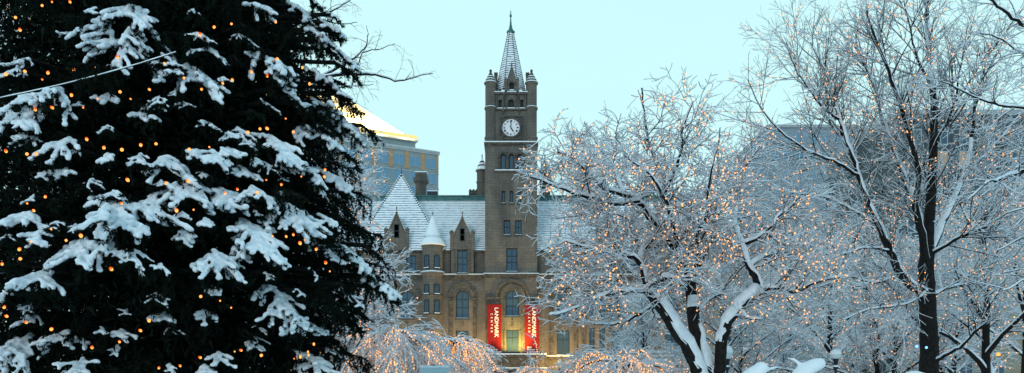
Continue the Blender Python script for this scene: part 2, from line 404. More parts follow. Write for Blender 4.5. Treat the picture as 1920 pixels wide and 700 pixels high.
def pyramid(pl, pr, pa, ya, name='pavilion_roof'):
    x0, x1 = fx(pl), fx(pr); yb0, yb1 = YF-.05, YF+13; Ya = YF+6.5
    ax, _, az = P(pa, ya, Ya); z = ze+.06
    m_ = MB(); c = [(x0,yb0,z),(x1,yb0,z),(x1,yb1,z),(x0,yb1,z)]
    for i in range(4): m_.poly([c[i], c[(i+1) % 4], (ax,Ya,az)])
    r_ = m_.build(name, M['tile_pyr'], B)
    h = MB()
    for q in c: h.tube([q, (ax,Ya,az)], .11, 6)
    h.lathe(ax, Ya, [(.25,az-.4),(.22,az),(.06,az+.25),(.05,az+1.0),(.01,az+1.3)], 8)
    h.build('hip_ridge', M['stone_dark'], r_)
    # small snow humps along the hips
    s2 = MB()
    for q in c:
        for k in range(38):
            t = (k+.5)/38; p = [q[i] + ((ax,Ya,az)[i]-q[i])*t for i in range(3)]
            s2.lathe(p[0], p[1], [(.02,p[2]-.02),(.15,p[2]+.04),(.13,p[2]+.17),(.03,p[2]+.22)], 6)
    s2.build('hip_snow', M['snow'], r_)
pyramid(662, 834, 752.5, 327); pyramid(1085, 1250, 1167, 327)

def dormer(c, w, ytop, ybot, yshould, wy0, wy1, ww, lower=None):
    """steep stone gable with side pinnacles, tip ytop, shoulders at yshould"""
    Y = YF-.25; x0, x1 = fx(c-w/2), fx(c+w/2); xm = fx(c); ws = fx(c+w*.30)-xm
    d = MB()
    o_ = [(fx(c-ww/2), fx(c+ww/2), fz(wy1), fz(wy0), False)]
    if lower: o_.append((fx(c-lower[2]/2), fx(c+lower[2]/2), fz(lower[1]), fz(lower[0]), False))
    zs = fz(yshould); zb = fz(ybot)
    d.wall(x0, x1, zb, zs, Y, [], .4)
    # gable: split left/right of the upper window so the opening stays open
    (xa, xb, za, zb2, _) = o_[0]; gz_ = fz(ytop); base = x1-x0-.6
    def gx(z): return max(.02, (base/2) * (1 - (z-zs)/(gz_-zs)))
    d.poly([(xm-gx(zs),Y,zs),(xm+gx(zs),Y,zs),(xm,Y,gz_)])
    for s in (-1, 1):
        d.poly([(xm+s*gx(zs),Y,zs),(xm+s*.02,Y,gz_),(xm+s*.02,Y+5,gz_),(xm+s*gx(zs),Y+3,zs)])
        d.poly([(xm+s*(x1-x0)/2,Y,zb),(xm+s*(x1-x0)/2,Y,zs),(xm+s*(x1-x0)/2,Y+3,zs),(xm+s*(x1-x0)/2,Y+3,zb)])
        d.box(xm+s*(x1-x0)/2-.22, xm+s*(x1-x0)/2+.22, Y-.15, Y+.5, zb, zs+.25)
        d.lathe(xm+s*(x1-x0)/2, Y+.15, [(.24,zs+.25),(.34,zs+.4),(.34,zs+.6),(.12,zs+.75),(.05,zs+.85)], 8)
    d.lathe(xm, Y+.1, [(.12,gz_-.4),(.2,gz_+.05),(.07,gz_+.2),(.06,gz_+.6),(.13,gz_+.72),(.02,gz_+1.0)], 8)
    for s in (-1, 1): d.tube([(xm+s*gx(zs),Y-.05,zs),(xm,Y-.05,gz_)], .1, 5)
    p = d.build('dormer', M['stone'], B)
    def wchild(q, **k):
        f_ = window(B, *q[:4], Y, False, rec=-.06, fr=.1, sill=k.pop('sill', False), **k)
    wchild(o_[0], mull=0, bars=(.5,))
    if lower: wchild(o_[1], mull=1, bars=(.62,), sill=True)
    s_ = MB()
    for s in (-1, 1):
        s_.tube([(xm+s*gx(zs)*1.0,Y+.1,zs+.16),(xm+s*gx(zs)*.25,Y+.1,zs+(gz_-zs)*.75+.12)], .09, 6); s_.box(xm+s*(gx(zs)+.02)-.12, xm+s*(gx(zs)+.02)+.12, Y-.02, Y+.4, zs, zs+.25)
    s_.build('gable_snow', M['snow'], p)
dormer(867, 40, 409, 470, 442, 429, 453, 9)
dormer(744, 40, 400, 470, 437, 421, 447, 10)
dormer(1140, 40, 412, 470, 437, 430, 452, 9)
# tall window bay below the right dormer, standing on the string course
bay = MB(); o_ = (fx(857.5), fx(876.5), fz(513), fz(469.5), False)
bay.wall(fx(846), fx(888), fz(515.6), fz(469), YF-.25, [(o_[0],o_[1],o_[2],fz(470),False)], .35)
for x in (fx(846), fx(888)): bay.poly([(x,YF-.25,fz(515.6)),(x,YF+.5,fz(515.6)),(x,YF+.5,fz(469)),(x,YF-.25,fz(469))])
bay.build('window_bay', M['stone'], B)
window(B, o_[0], o_[1], fz(513), fz(470.1), YF-.25, False, bars=(.40,.68), rec=.2)
pil = MB()
for x in (853, 881, 842.5, 891.5): pil.box(fx(x-1.6), fx(x+1.6), YF-.42 if x in (853,881) else YF+.3, YF-.253 if x in (853,881) else YF+.497, fz(514), fz(474))
pil.build('pilaster', M['stone_dark'], B)

# round corner turret with snow cone
def turret(cpx, rpx, Yc, ybot, yeave, ytip, winrows, name='turret'):
    cx, r = fx(cpx), rpx/12.5; m_ = MB()
    prof = [(r, 0 if ybot is None else fz(ybot)), (r, fz(594)), (r+.1, fz(593)), (r+.1, fz(591)), (r, fz(590)), (r, fz(558.5)), (r+.14, fz(558)), (r+.14, fz(555)), (r, fz(554.5)), (r, fz(518.5)), (r+.22, fz(517)), (r+.28, fz(512)), (r, fz(511)), (r, fz(yeave+3)), (r+.2, fz(yeave+1))]
    m_.lathe(cx, Yc, prof, 28); t_ = m_.build(name, M['stone'], B, False)
    s_ = MB(); s_.lathe(cx, Yc, [(r+.25, fz(yeave+1.5)), (r+.36, fz(yeave-.5)), (r+.22, fz(yeave-4)), (r*.80, fz(yeave-16)), (r*.54, fz(yeave-32)), (r*.28, fz(yeave-46)), (.12, fz(ytip))], 28)
    s_.build('cone_roof', M['snow'], t_, True)
    f_ = MB()
    for k in range(14):                       # standing seams poking through the snow
        a = -math.pi + math.pi*(k+.5)/14
        q = [(cx+(rr+.02)*math.cos(a), Yc+(rr+.02)*math.sin(a), z) for rr, z in ((r*.98, fz(yeave-7)), (r*.78, fz(yeave-17)))]
        f_.tube(q, .035, 4)
    f_.build('roof_seam', M['copper'], t_); f2_ = MB(); f2_.lathe(cx, Yc, [(.1, fz(ytip+1)), (.05, fz(ytip-3)), (.12, fz(ytip-4)), (.01, fz(ytip-8))], 6); f2_.build('finial', M['copper'], t_)
    s_ = MB(); s_.lathe(cx, Yc, [(r+.05, fz(511)), (r+.30, fz(511.8)), (r+.26, fz(510.4)), (r+.02, fz(509))], 28, cap=False); s_.build('ledge_snow', M['snow'], t_)
    for ya, yb in winrows:
        for a in (-118, -62):
            wd = .86; ca, sa = math.cos(R(a)), math.sin(R(a)); px, py = cx+ca*(r-.12), Yc+sa*(r-.12)
            def bxr(mb, u0, u1, d0, d1, zz0, zz1):
                b = len(mb.v)
                for z in (zz0, zz1):
                    for u, d in ((u0,d0),(u1,d0),(u1,d1),(u0,d1)): mb.v.append((px - sa*u + ca*d, py + ca*u + sa*d, z))
                mb.f += [tuple(b+i for i in q) for q in ((0,3,2,1),(4,5,6,7),(0,1,5,4),(1,2,6,5),(2,3,7,6),(3,0,4,7))]
            za, zb = fz(yb), fz(ya); f2 = MB()
            bxr(f2, -wd/2, -wd/2+.14, 0, .20, za, zb); bxr(f2, wd/2-.14, wd/2, 0, .20, za, zb); bxr(f2, -wd/2+.14, wd/2-.14, 0, .20, zb-.14, zb); bxr(f2, -wd/2+.14, wd/2-.14, 0, .20, za, za+.1)
            bxr(f2, -wd/2-.1, wd/2+.1, 0, .30, za-.15, za-.01); bxr(f2, -.03, .03, 0, .17, za+.1, zb-.14)
            f3 = f2.build('window', M['frame'], B); gg = MB(); bxr(gg, -wd/2+.1, wd/2-.1, 0, .14, za+.05, zb-.08); gg.build('pane', M['glass'], f3)
            ss = MB(); bxr(ss, -wd/2, wd/2, .2, .3, za, za+.09); ss.build('sill_snow', M['snow'], f3)
turret(811, 20, YF+.3, None, 460, 404, [(481, 505), (535, 553), (564, 589)])

# small stone lantern turrets behind the tower
for cpx, side in ((904, 0), (1022, 1)):
    Yt = YF+9; cx = P(cpx, 300, Yt)[0]; zz = lambda py: CAMZ + (725-py)/F*Yt
    m_ = MB(); m_.lathe(cx, Yt, [(.85, zz(372)), (.85, zz(345)), (.95, zz(344)), (.95, zz(341)), (.85, zz(340)), (.85, zz(324)), (1.05, zz(322)), (1.05, zz(320))], 8)
    t_ = m_.build('roof_turret', M['stone'], B)
    m_ = MB(); m_.lathe(cx, Yt, [(1.08, zz(320)), (.9, zz(316)), (.65, zz(312)), (.6, zz(309)), (.38, zz(305)), (.1, zz(298))], 10); m_.build('turret_cap_snow', M['snow'], t_)
    m_ = MB(); m_.lathe(cx, Yt, [(.72, zz(313)), (.7, zz(310.5)), (.64, zz(310))], 10); m_.lathe(cx, Yt, [(.45, zz(307)), (.44, zz(304.5)), (.1, zz(300)), (.05, zz(294)), (.11, zz(293)), (.02, zz(289))], 8); m_.build('turret_finial', M['stone_dark'], t_)
# chimney and roof plant
Yc = YF+12
def cz(py): return CAMZ + (725-py)/F*Yc
def cxp(px): return (px-960)/F*Yc
m_ = MB(); m_.box(cxp(779), cxp(797.5), Yc, Yc+1.6, cz(395), cz(343)); m_.box(cxp(777.5), cxp(799), Yc-.15, Yc+1.75, cz(343), cz(340)); m_.box(cxp(775.5), cxp(801.5), Yc-.3, Yc+1.9, cz(340), cz(333)); m_.box(cxp(778.5), cxp(799.5), Yc-.1, Yc+1.7, cz(333), cz(323.5))
ch = m_.build('chimney', M['stone'], B); m_ = MB(); m_.box(cxp(778), cxp(800), Yc-.12, Yc+1.72, cz(323.4), cz(321.5)); m_.build('chimney_snow', M['snow'], ch)
Yc = YF+9.2
m_ = MB(); m_.box(cxp(801), cxp(820), Yc, Yc+2, cz(369), cz(359)); m_.box(cxp(803), cxp(806), Yc-.05, Yc-.003, cz(366), cz(361)); m_.box(cxp(815), cxp(818), Yc-.05, Yc-.003, cz(366), cz(361)); v_ = m_.build('roof_vent', M['frame'], B); m_ = MB(); m_.box(cxp(801), cxp(820), Yc, Yc+2, cz(358.8), cz(356.8)); m_.build('vent_snow', M['snow'], v_)
m_ = MB(); m_.box(cxp(879), cxp(912), Yc, Yc+1.4, cz(369), cz(357))
for k in range(5): m_.box(cxp(880+k*6), cxp(883.5+k*6), Yc, Yc+1.4, cz(357)+.003, cz(355))
m_.build('parapet', M['stone_dark'], B)

# ------------------------------------------------------------------ the tower
YT = YF-.9; TX0, TX1 = fx(910), fx(1007); TD = TX1-TX0
tadd(948, 973.5, 545, 594, True, bars=(.38, .68)); tadd(949.5, 972.5, 619, 664, bars=(.66,))
tadd(949.5, 970, 467, 511, bars=(.40, .66)); tadd(944.5, 957, 415, 443, bars=(.55,)); tadd(966, 978, 415, 443, bars=(.55,))
for x in (944, 959, 974): tadd(x-3.2, x+3.2, 361, 384, mull=0, bars=())
for x in (943.5, 959, 974.5): tadd(x-4.6, x+4.6, 292, 322, True, mull=0, bars=())
t = MB(); zt = fz(273)
t.wall(TX0, TX1, 0, zt, YT, tower_ops, .6)
for x in (TX0, TX1): t.poly([(x,YT,0),(x,YT+TD,0),(x,YT+TD,zt),(x,YT,zt)])
t.poly([(TX0,YT+TD,0),(TX1,YT+TD,0),(TX1,YT+TD,zt),(TX0,YT+TD,zt)])
# clock stage
zt2 = fz(176); b_ops = [(fx(935), fx(941), fz(206), fz(189), False), (fx(953), fx(964), fz(206), fz(188), True), (fx(975.5), fx(981.5), fz(206), fz(189), False)]
t.wall(TX0+.5, TX1-.5, zt, zt2, YT+.45, b_ops, .7)
for x in (TX0+.5, TX1-.5): t.poly([(x,YT+.45,zt),(x,YT+TD-.5,zt),(x,YT+TD-.5,zt2),(x,YT+.45,zt2)])
t.poly([(TX0+.5,YT+TD-.5,zt),(TX1-.5,YT+TD-.5,zt),(TX1-.5,YT+TD-.5,zt2),(TX0+.5,YT+TD-.5,zt2)]); t.poly([(TX0+.5,YT+.45,zt2),(TX1-.5,YT+.45,zt2),(TX1-.5,YT+TD-.5,zt2),(TX0+.5,YT+TD-.5,zt2)])
TW = t.build('tower', M['stone'], B)
for o, k in tower_wins: window(B, *o[:4], YT, o[4], rec=.4, **k)
for o in b_ops:
    v_ = MB(); v_.box(o[0]+.02, o[1]-.02, YT+1.0, YT+1.1, o[2], o[3]); p_ = v_.build('louvre', M['frame'], B)
    v_ = MB(); v_.box(o[0], o[1], YT+.4, YT+.9, o[2]+.002, o[2]+.16); v_.build('sill_snow', M['snow'], p_)
# tower trim
t = MB()
t.box(TX0-.15, TX1+.15, YT-.25, YT+TD+.25, fz(274.5), fz(271)); t.box(TX0-.05, TX1+.05, YT-.12, YT+TD+.1, fz(277.5), fz(274.6))
t.box(fx(928), fx(990), YT-.25, YT-.003, fz(326.5), fz(323.6))
t.box(fx(933), fx(985), YT-.10, YT-.003, fz(290), fz(288)) if False else None
for x in (943.5, 959, 974.5): t.ring(fx(x), fz(296.6), .40, .66, YT-.14, YT-.003, n=14)
for x in (936, 951.2, 966.8, 982): t.box(fx(x-1.6), fx(x+1.6), YT-.16, YT-.003, fz(323), fz(299)); t.box(fx(x-2.4), fx(x+2.4), YT-.22, YT-.003, fz(299), fz(296.5))
t.box(TX0+.4, TX1-.4, YT+.2, YT+.447, fz(209.5), fz(206.3)); t.box(TX0+1, TX1-1, YT+.15, YT+.447, fz(180), fz(176))
for x in (944.5, 949.5, 967.5, 972.5, 930.8, 985.5):
    t.box(fx(x-1), fx(x+1), YT+.22, YT+.447, fz(206), fz(180.2))
for x in (943.8, 958.8, 973.6):   # brackets under the band
    t.prism([(fx(x-2), fz(209.6)), (fx(x+2), fz(209.6)), (fx(x), fz(218))], YT+.2, YT+.447) if x != 958.8 else None
# clock surround
c0, c1, d0, d1 = fx(936.5), fx(981.5), fz(264), fz(220); yy = YT+.447
for a, b_, c, d in ((c0,c1,d1-.22,d1),(c0,c1,d0,d0+.22),(c0,c0+.22,d0+.22,d1-.22),(c1-.22,c1,d0+.22,d1-.22)): t.box(a, b_, yy-.2, yy, c, d)
CX, CZ_ = fx(958), fz(242)
t.ring(CX, CZ_, 1.32, 1.55, yy-.28, yy, 0, 359.9, 48)
for sx in (-1, 1):
    for sz in (-1, 1): t.ring(CX+sx*1.33, CZ_+sz*1.25, .14, .32, yy-.12, yy, 0, 359.9, 12)
# hood of the doorway arch
for r0, r1, pr in ((1.05, 1.35, .1), (1.75, 1.95, .2), (2.1, 2.6, .32)): t.ring(fx(960.7), fz(557.8), r0, r1, YT-pr, YT-.003)
for s in (-1, 1):
    xa, xb = sorted((fx(960.7)+s*1.05, fx(960.7)+s*1.3)); t.box(xa, xb, YT-.1, YT-.003, fz(596), fz(558)); t.box(xa, xb, YT-.1, YT-.003, fz(664), fz(620))
    xa, xb = sorted((fx(960.7)+s*1.75, fx(960.7)+s*4.0)); t.box(xa, xb, YT-.26, YT-.003, fz(563), fz(558.6)); t.box(xa, xb, YT-.14, YT-.003, fz(567), fz(563.2))
    for xx in (1.62, 3.75): xa, xb = sorted((fx(960.7)+s*xx, fx(960.7)+s*(xx+.22))); t.box(xa, xb, YT-.16, YT-.003, fz(668), fz(567.2))
t.box(fx(959.2), fx(962.2), YT-.12, YT-.003, fz(614), fz(600))
t.box(fx(907), fx(1010), YT-.32, YT-.003, fz(519), fz(515.6)); t.box(fx(908), fx(1009), YT-.18, YT-.003, fz(523), fz(519.1))
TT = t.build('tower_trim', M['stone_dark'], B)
t = MB()
t.box(TX0-.18, TX1+.18, YT-.28, YT+.45, fz(270.9), fz(269.2)); t.box(fx(928), fx(990), YT-.25, YT-.02, fz(323.5), fz(322)); t.box(fx(907), fx(1010), YT-.3, YT-.004, fz(515.5), fz(514.2))
t.box(fx(930), fx(986), YT+.22, YT+.44, fz(206.2), fz(205.2)); t.box(fx(921), fx(995), YT+.2, YT+.9, fz(175.9), fz(174.3))
t.build('tower_snow', M['snow'], B)
# corner turrets of the clock stage
for i, (px, yo) in enumerate(((920, .75), (996.5, .75), (920, TD-.75), (996.5, TD-.75))):
    cx, cy, r = fx(px), YT+yo, .80; m_ = MB()
    m_.lathe(cx, cy, [(r+.04, fz(270)), (r+.04, fz(263)), (r+.14, fz(262)), (r+.14, fz(259)), (r, fz(258)), (r, fz(208)), (r+.12, fz(207)), (r+.15, fz(203.6)), (r, fz(203)), (r, fz(161)), (r+.18, fz(159)), (r+.2, fz(157))], 20)
    c_ = m_.build('corner_turret', M['stone'], B)
    for (ra, za, rb, zb) in ((.98,157,.80,154.2), (.74,151,.58,148.4), (.52,145.6,.36,143)):
        s_ = MB(); s_.lathe(cx, cy, [(ra, fz(za)), (ra+.02, fz(za-.8)), (rb, fz(zb))], 20); s_.build('cap_snow', M['snow'], c_)
    s_ = MB(); s_.lathe(cx, cy, [(.84, fz(154.2)), (.70, fz(151)), (.62, fz(148.4)), (.48, fz(145.6)), (.4, fz(143)), (.2, fz(138)), (.14, fz(136.5)), (.2, fz(135)), (.18, fz(132.5)), (.04, fz(131))], 16); s_.build('cap', M['stone_dark'], c_)
    if i < 2:
        s_ = MB(); s_.lathe(cx, cy, [(r+.04, fz(203.4)), (r+.13, fz(203.4)), (r+.05, fz(202))], 20); s_.build('ring_snow', M['snow'], c_)
# tall chimneys behind the corner turrets
for px in (929.5, 989.5):
    m_ = MB(); m_.box(fx(px-3), fx(px+3), YT+2.2, YT+3, fz(176), fz(131)); m_.box(fx(px-3.5), fx(px+3.5), YT+2.1, YT+3.1, fz(133), fz(130)); m_.build('tower_chimney', M['stone_dark'], B)
# spire (eight sided), hips, copper cap and finial
sx, sy = fx(957.5), YT+TD/2; m_ = MB()
def oct_ring(r, z):      # square plan with cut corners
    h = r; q = r*.46
    return [(sx-q,sy-h,z),(sx+q,sy-h,z),(sx+h,sy-q,z),(sx+h,sy+q,z),(sx+q,sy+h,z),(sx-q,sy+h,z),(sx-h,sy+q,z),(sx-h,sy-q,z)]
YS = sy
def sz_(py): return CAMZ + (725-py)/F*YS
r0_, r1_ = 27.5/F*YS, 5.0/F*YS
a, b_ = oct_ring(r0_, sz_(175)), oct_ring(r1_, sz_(61))
for i in range(8): j = (i+1) % 8; m_.poly([a[i], a[j], b_[j], b_[i]])
m_.poly(b_); SPR = m_.build('spire', M['tile_spire'], B)
m_ = MB()
for i in range(8): m_.tube([a[i], b_[i]], .045, 5)
m_.build('spire_hip', M['stone_dark'], SPR)
m_ = MB(); m_.lathe(sx, sy, [(.62, sz_(62)), (.64, sz_(59.5)), (.42, sz_(58)), (.26, sz_(53)), (.15, sz_(46)), (.10, sz_(38)), (.08, sz_(33)), (.20, sz_(31)), (.19, sz_(29)), (.09, sz_(27.5)), (.07, sz_(23)), (.02, sz_(19))], 12); m_.build('copper_finial', M['copper'], SPR)
# gabled dormer of the spire
m_ = MB(); yd = YT+.35; xm = fx(959.5)
m_.wall(fx(948.5), fx(970.5), fz(176), fz(156), yd, [(fx(955), fx(964), fz(172.5), fz(157.5), True)], .5)
m_.prism([(fx(949.5), fz(156)), (fx(969.5), fz(156)), (xm, fz(124))], yd-.05, yd+1.6)
for s in (fx(948.5), fx(970.5)): m_.box(s-.18, s+.18, yd-.15, yd+.3, fz(176), fz(153)); m_.lathe(s, yd+.05, [(.2, fz(153)), (.22, fz(151.5)), (.05, fz(148.5))], 6)
m_.box(fx(949), fx(970), yd+.5, yd+3, fz(176), fz(158)); m_.lathe(xm, yd, [(.08, fz(126)), (.12, fz(124)), (.03, fz(119))], 6)
sd_ = m_.build('spire_dormer', M['stone'], B)
m_ = MB(); m_.ring(xm, fz(162), .40, .60, yd-.15, yd-.053, n=14); m_.build('arch_band', M['stone_dark'], sd_)
m_ = MB(); m_.box(fx(955.3), fx(963.7), yd+.4, yd+.45, fz(172.3), fz(158)); q_ = m_.build('belfry_opening', M['black'], sd_)
m_ = MB(); m_.box(fx(955.5), fx(963.5), yd-.1, yd+.3, fz(172.4), fz(170.9))
for s in (-1, 1): m_.tube([(xm+s*.82, yd+.2, fz(155)), (xm+s*.18, yd+.2, fz(130))], .07, 5)
m_.box(fx(940), fx(947), yd, yd+.6, fz(174), fz(171)); m_.box(fx(972), fx(979), yd, yd+.6, fz(174), fz(171))
m_.build('dormer_snow', M['snow'], sd_)
# clock
ck = MB(); n_ = 48; ycl = YT+.30
ck.prism([(CX+1.30*math.cos(2*math.pi*i/n_), CZ_+1.30*math.sin(2*math.pi*i/n_)) for i in range(n_)], ycl, ycl+.14)
CK = ck.build('clock_face', M['clock'], B)
rm = MB(); rm.ring(CX, CZ_, 1.30, 1.38, ycl-.05, ycl+.14, 0, 359.9, 48)
for k in range(60):
    a_ = 2*math.pi*k/60; rr = 1.22; L_ = .05 if k % 5 else .09
    rm.tube([(CX+rr*math.cos(a_), ycl-.012, CZ_+rr*math.sin(a_)), (CX+(rr-L_)*math.cos(a_), ycl-.012, CZ_+(rr-L_)*math.sin(a_))], .012, 4)
rm.build('clock_rim', M['black'], CK)
for k, tx in enumerate(('XII','I','II','III','IIII','V','VI','VII','VIII','IX','X','XI')):
    a_ = R(90-30*k); text_mesh(tx, .36, 'numeral', M['black'], CK, (CX+.97*math.cos(a_), ycl-.012, CZ_+.97*math.sin(a_)), (R(90), -(a_-R(90)), 0), .008, .9, .012)
def hand(a_deg, L_, w_, yo, nm):
    a_ = R(90-a_deg); c, s = math.cos(a_), math.sin(a_); nx, nz = -s, c
    pts = [(CX-c*.25+nx*w_*.5, CZ_-s*.25+nz*w_*.5), (CX+c*L_*.7+nx*w_, CZ_+s*L_*.7+nz*w_), (CX+c*L_, CZ_+s*L_), (CX+c*L_*.7-nx*w_, CZ_+s*L_*.7-nz*w_), (CX-c*.25-nx*w_*.5, CZ_-s*.25-nz*w_*.5)]
    m_ = MB(); m_.prism(pts, ycl-.06-yo, ycl-.04-yo); m_.build(nm, M['black'], CK)
hand(0, 1.12, .07, .0, 'minute_hand'); hand(150, .8, .09, .03, 'hour_hand')

# porch with balcony below the banners
m_ = MB(); yp = YT-4.2
zp = CAMZ + (725-665)/F*yp
m_.box(fx(896), fx(1022), yp, YT-.34, zp-.35, zp); m_.box(fx(900), fx(1018), yp+.4, YT-.34, zp-2.0, zp-.353); m_.box(fx(892), fx(1026), yp-.2, YT-.34, zp-2.35, zp-2.003)
for k in range(6):
    x = fx(904)+k*(fx(1014)-fx(904))/5; m_.lathe(x, yp+.8, [(.38, 0), (.38, .5), (.3, .6), (.27, zp-3.1), (.4, zp-2.7), (.42, zp-2.353)], 12)
m_.build('porch', M['stone_dark'], B)
m_ = MB(); m_.box(fx(896), fx(1022), yp, YT-.34, zp+.002, zp+.16); m_.box(fx(892), fx(1026), yp-.2, yp+.38, zp-2.0, zp-1.86); m_.build('porch_snow', M['snow'], B)
m_ = MB(); xm = fx(917.5); m_.prism([(xm+.85*math.cos(math.pi*i/12), zp+.16+.75*math.sin(math.pi*i/12)) for i in range(13)], yp+.6, yp+1.6); v_ = m_.build('porch_lunette', M['snow'], B)
m_ = MB(); m_.box(xm-.35, xm+.35, yp+.54, yp+.6, zp+.2, zp+.52); m_.build('lunette_light', M['frame'], v_)
m_ = MB(); m_.box(fx(941), fx(974), yp+.5, yp+1.2, zp+.161, zp+.45); m_.build('porch_planter', M['frame'], B)

# banners: hang from the wall, things of their own
def banner(xa, xb, label):
    Y = YT-.42; b0 = thing('banner', (fx((xa+xb)/2), Y, fz(669)), label, 'banner', 'red banners on either side of the door')
    m_ = MB(); nx, nz = 8, 26; X0, X1, Z0, Z1 = fx(xa), fx(xb), fz(669), fz(572)
    for s in (0, .03):
        for i in range(nx):
            for j in range(nz):
                def q(i, j):
                    u, v = i/nx, j/nz; return (X0+(X1-X0)*u, Y+s+.03*math.sin(u*5+v*7)*(.3+v*.2)*0, Z0+(Z1-Z0)*v)
                m_.poly([q(i,j), q(i+1,j), q(i+1,j+1), q(i,j+1)])
    m_.build('cloth', M['banner'], b0)
    m_ = MB(); m_.tube([(X0-.1,Y+.01,Z1),(X1+.1,Y+.01,Z1)], .05, 8); m_.tube([(X0-.1,Y+.01,Z0),(X1+.1,Y+.01,Z0)], .05, 8)
    for z in (Z0, Z1):
        for x in (X0, X1): m_.tube([(x,Y,z),(x,YT-.02,z)], .03, 5)
    m_.build('rod', M['black'], b0)
    rt = (R(90), R(90), 0); w_ = X1-X0
    text_mesh('LANDMARK', .80, 'lettering', M['white'], b0, (X0+w_*.64, Y-.012, Z1-(Z1-Z0)*.35), rt, .006, 1.03, .012)
    text_mesh('CENTER', .40, 'lettering', M['white'], b0, (X0+w_*.31, Y-.012, Z1-(Z1-Z0)*.36), rt, .006, 2.35, .008)
    for k, s_ in enumerate(('Arts', 'History', 'Community')):
        text_mesh(s_, .40, 'lettering', M['white'], b0, (X0+w_*.17, Y-.012, Z0+(Z1-Z0)*(.172-.043*k)), (R(90), 0, 0), .006, .98, .012, 'LEFT')
banner(914, 940.5, 'red vertical banner with white lettering left of the lit doorway window')
banner(983.5, 1010, 'red vertical banner with white lettering right of the lit doorway window, partly behind snowy twigs')

# floodlights on the porch roof
for px, e in ((951.5, 330), (972.5, 650)):
    q = (fx(px), YT-2.3, zp+.35)
    fl = thing('floodlight', (q[0], q[1], zp+.162), 'small yellow floodlight on the porch roof below the %s banner' % ('left' if px < 960 else 'right'), 'floodlight', 'floodlights on the porch roof')
    m_ = MB(); m_.box(q[0]-.18, q[0]+.18, q[1]-.25, q[1]-.05, q[2]-.1, q[2]+.15); m_.box(q[0]-.05, q[0]+.05, q[1]-.2, q[1]-.1, zp+.162, q[2]-.1); hs_ = m_.build('housing', M['black'], fl)
    m_ = MB(); m_.box(q[0]-.15, q[0]+.15, q[1]-.048, q[1]-.03, q[2]-.07, q[2]+.12); m_.build('lens', M['flood'], hs_)
    lamp('SPOT', (q[0], q[1]+.05, q[2]+.1), (fx(964)*.6+q[0]*.4, YT, fz(625)), e*4.5, (1, .72, .14), .12, 120, fl, .9)
# warm wash of the street over the lower storeys
for i, (px, e) in enumerate(((700, 1000), (878, 3000), (1045, 3000), (1190, 1200))):
    q = (fx(px), YF-6, 5.2)
    sl_ = thing('street_lamp', (q[0], q[1], 0), 'black street lamp before the stone facade, ' + ('nearest the left pavilion', 'just left of the porch', 'just right of the porch', 'nearest the right pavilion')[i], 'street lamp', 'street lamps along the civic building')
    m_ = MB(); m_.lathe(q[0], q[1], [(.18, 0), (.16, .5), (.07, .7), (.06, 4.8), (.14, 4.9)], 10); m_.build('post', M['black'], sl_)
    m_ = MB(); m_.lathe(q[0], q[1], [(.12, 4.9), (.26, 5.1), (.28, 5.3), (.12, 5.6), (.02, 5.65)], 14); m_.build('globe', M['globe'], sl_)
    lamp('POINT', (q[0], q[1]+.5, 5.3), None, e, (1, .64, .18), .3, parent=sl_)
#@@MORE@@
# ================================================================== TREES
def seg_arrays(polys):
    """polys: list of (pts list, radii list) -> concatenated arrays"""
    P_ = np.array([p for pts, _ in polys for p in pts], dtype=np.float64); Rr = np.array([r for _, rs in polys for r in rs])
    ids = np.repeat(np.arange(len(polys)), [len(p) for p, _ in polys])
    return P_, Rr, ids
def frames(P_, ids, steady=True):
    n = len(P_); d = np.zeros_like(P_); same = ids[1:] == ids[:-1]
    f = P_[1:] - P_[:-1]; f[~same] = 0
    d[:-1] += f; d[1:] += f
    d /= np.maximum(np.linalg.norm(d, axis=1, keepdims=True), 1e-9)
    u = np.cross(d, (0, 0, 1.0)); nu = np.linalg.norm(u, axis=1)
    # steep branches keep one steady frame so that they do not twist
    npol = ids[-1]+1; steep = np.bincount(ids, np.abs(d[:, 2]), npol)/np.maximum(np.bincount(ids, minlength=npol), 1) > .88
    bad = (nu < .05) | (steep[ids] & steady); u[bad] = np.cross(d[bad], (0, -1.0, 0.02)); u /= np.maximum(np.linalg.norm(u, axis=1, keepdims=True), 1e-9)
    v = np.cross(u, d)      # "up" side of the branch
    return d, u, v, same
def tubes(polys, sides=4, jitter=0.0):
    P_, Rr, ids = seg_arrays(polys); d, u, v, same = frames(P_, ids)
    if jitter: Rr = Rr * (1 + jitter * (rng.random(len(Rr)) - .5))
    ang = 2*np.pi*np.arange(sides)/sides
    V = P_[:, None] + Rr[:, None, None] * (np.cos(ang)[None, :, None]*u[:, None] + np.sin(ang)[None, :, None]*v[:, None])
    V = V.reshape(-1, 3); a = np.nonzero(same)[0]
    k = np.arange(sides); k2 = (k+1) % sides
    Q = np.stack([a[:, None]*sides+k, a[:, None]*sides+k2, (a[:, None]+1)*sides+k2, (a[:, None]+1)*sides+k], -1).reshape(-1, 4)
    return V, Q
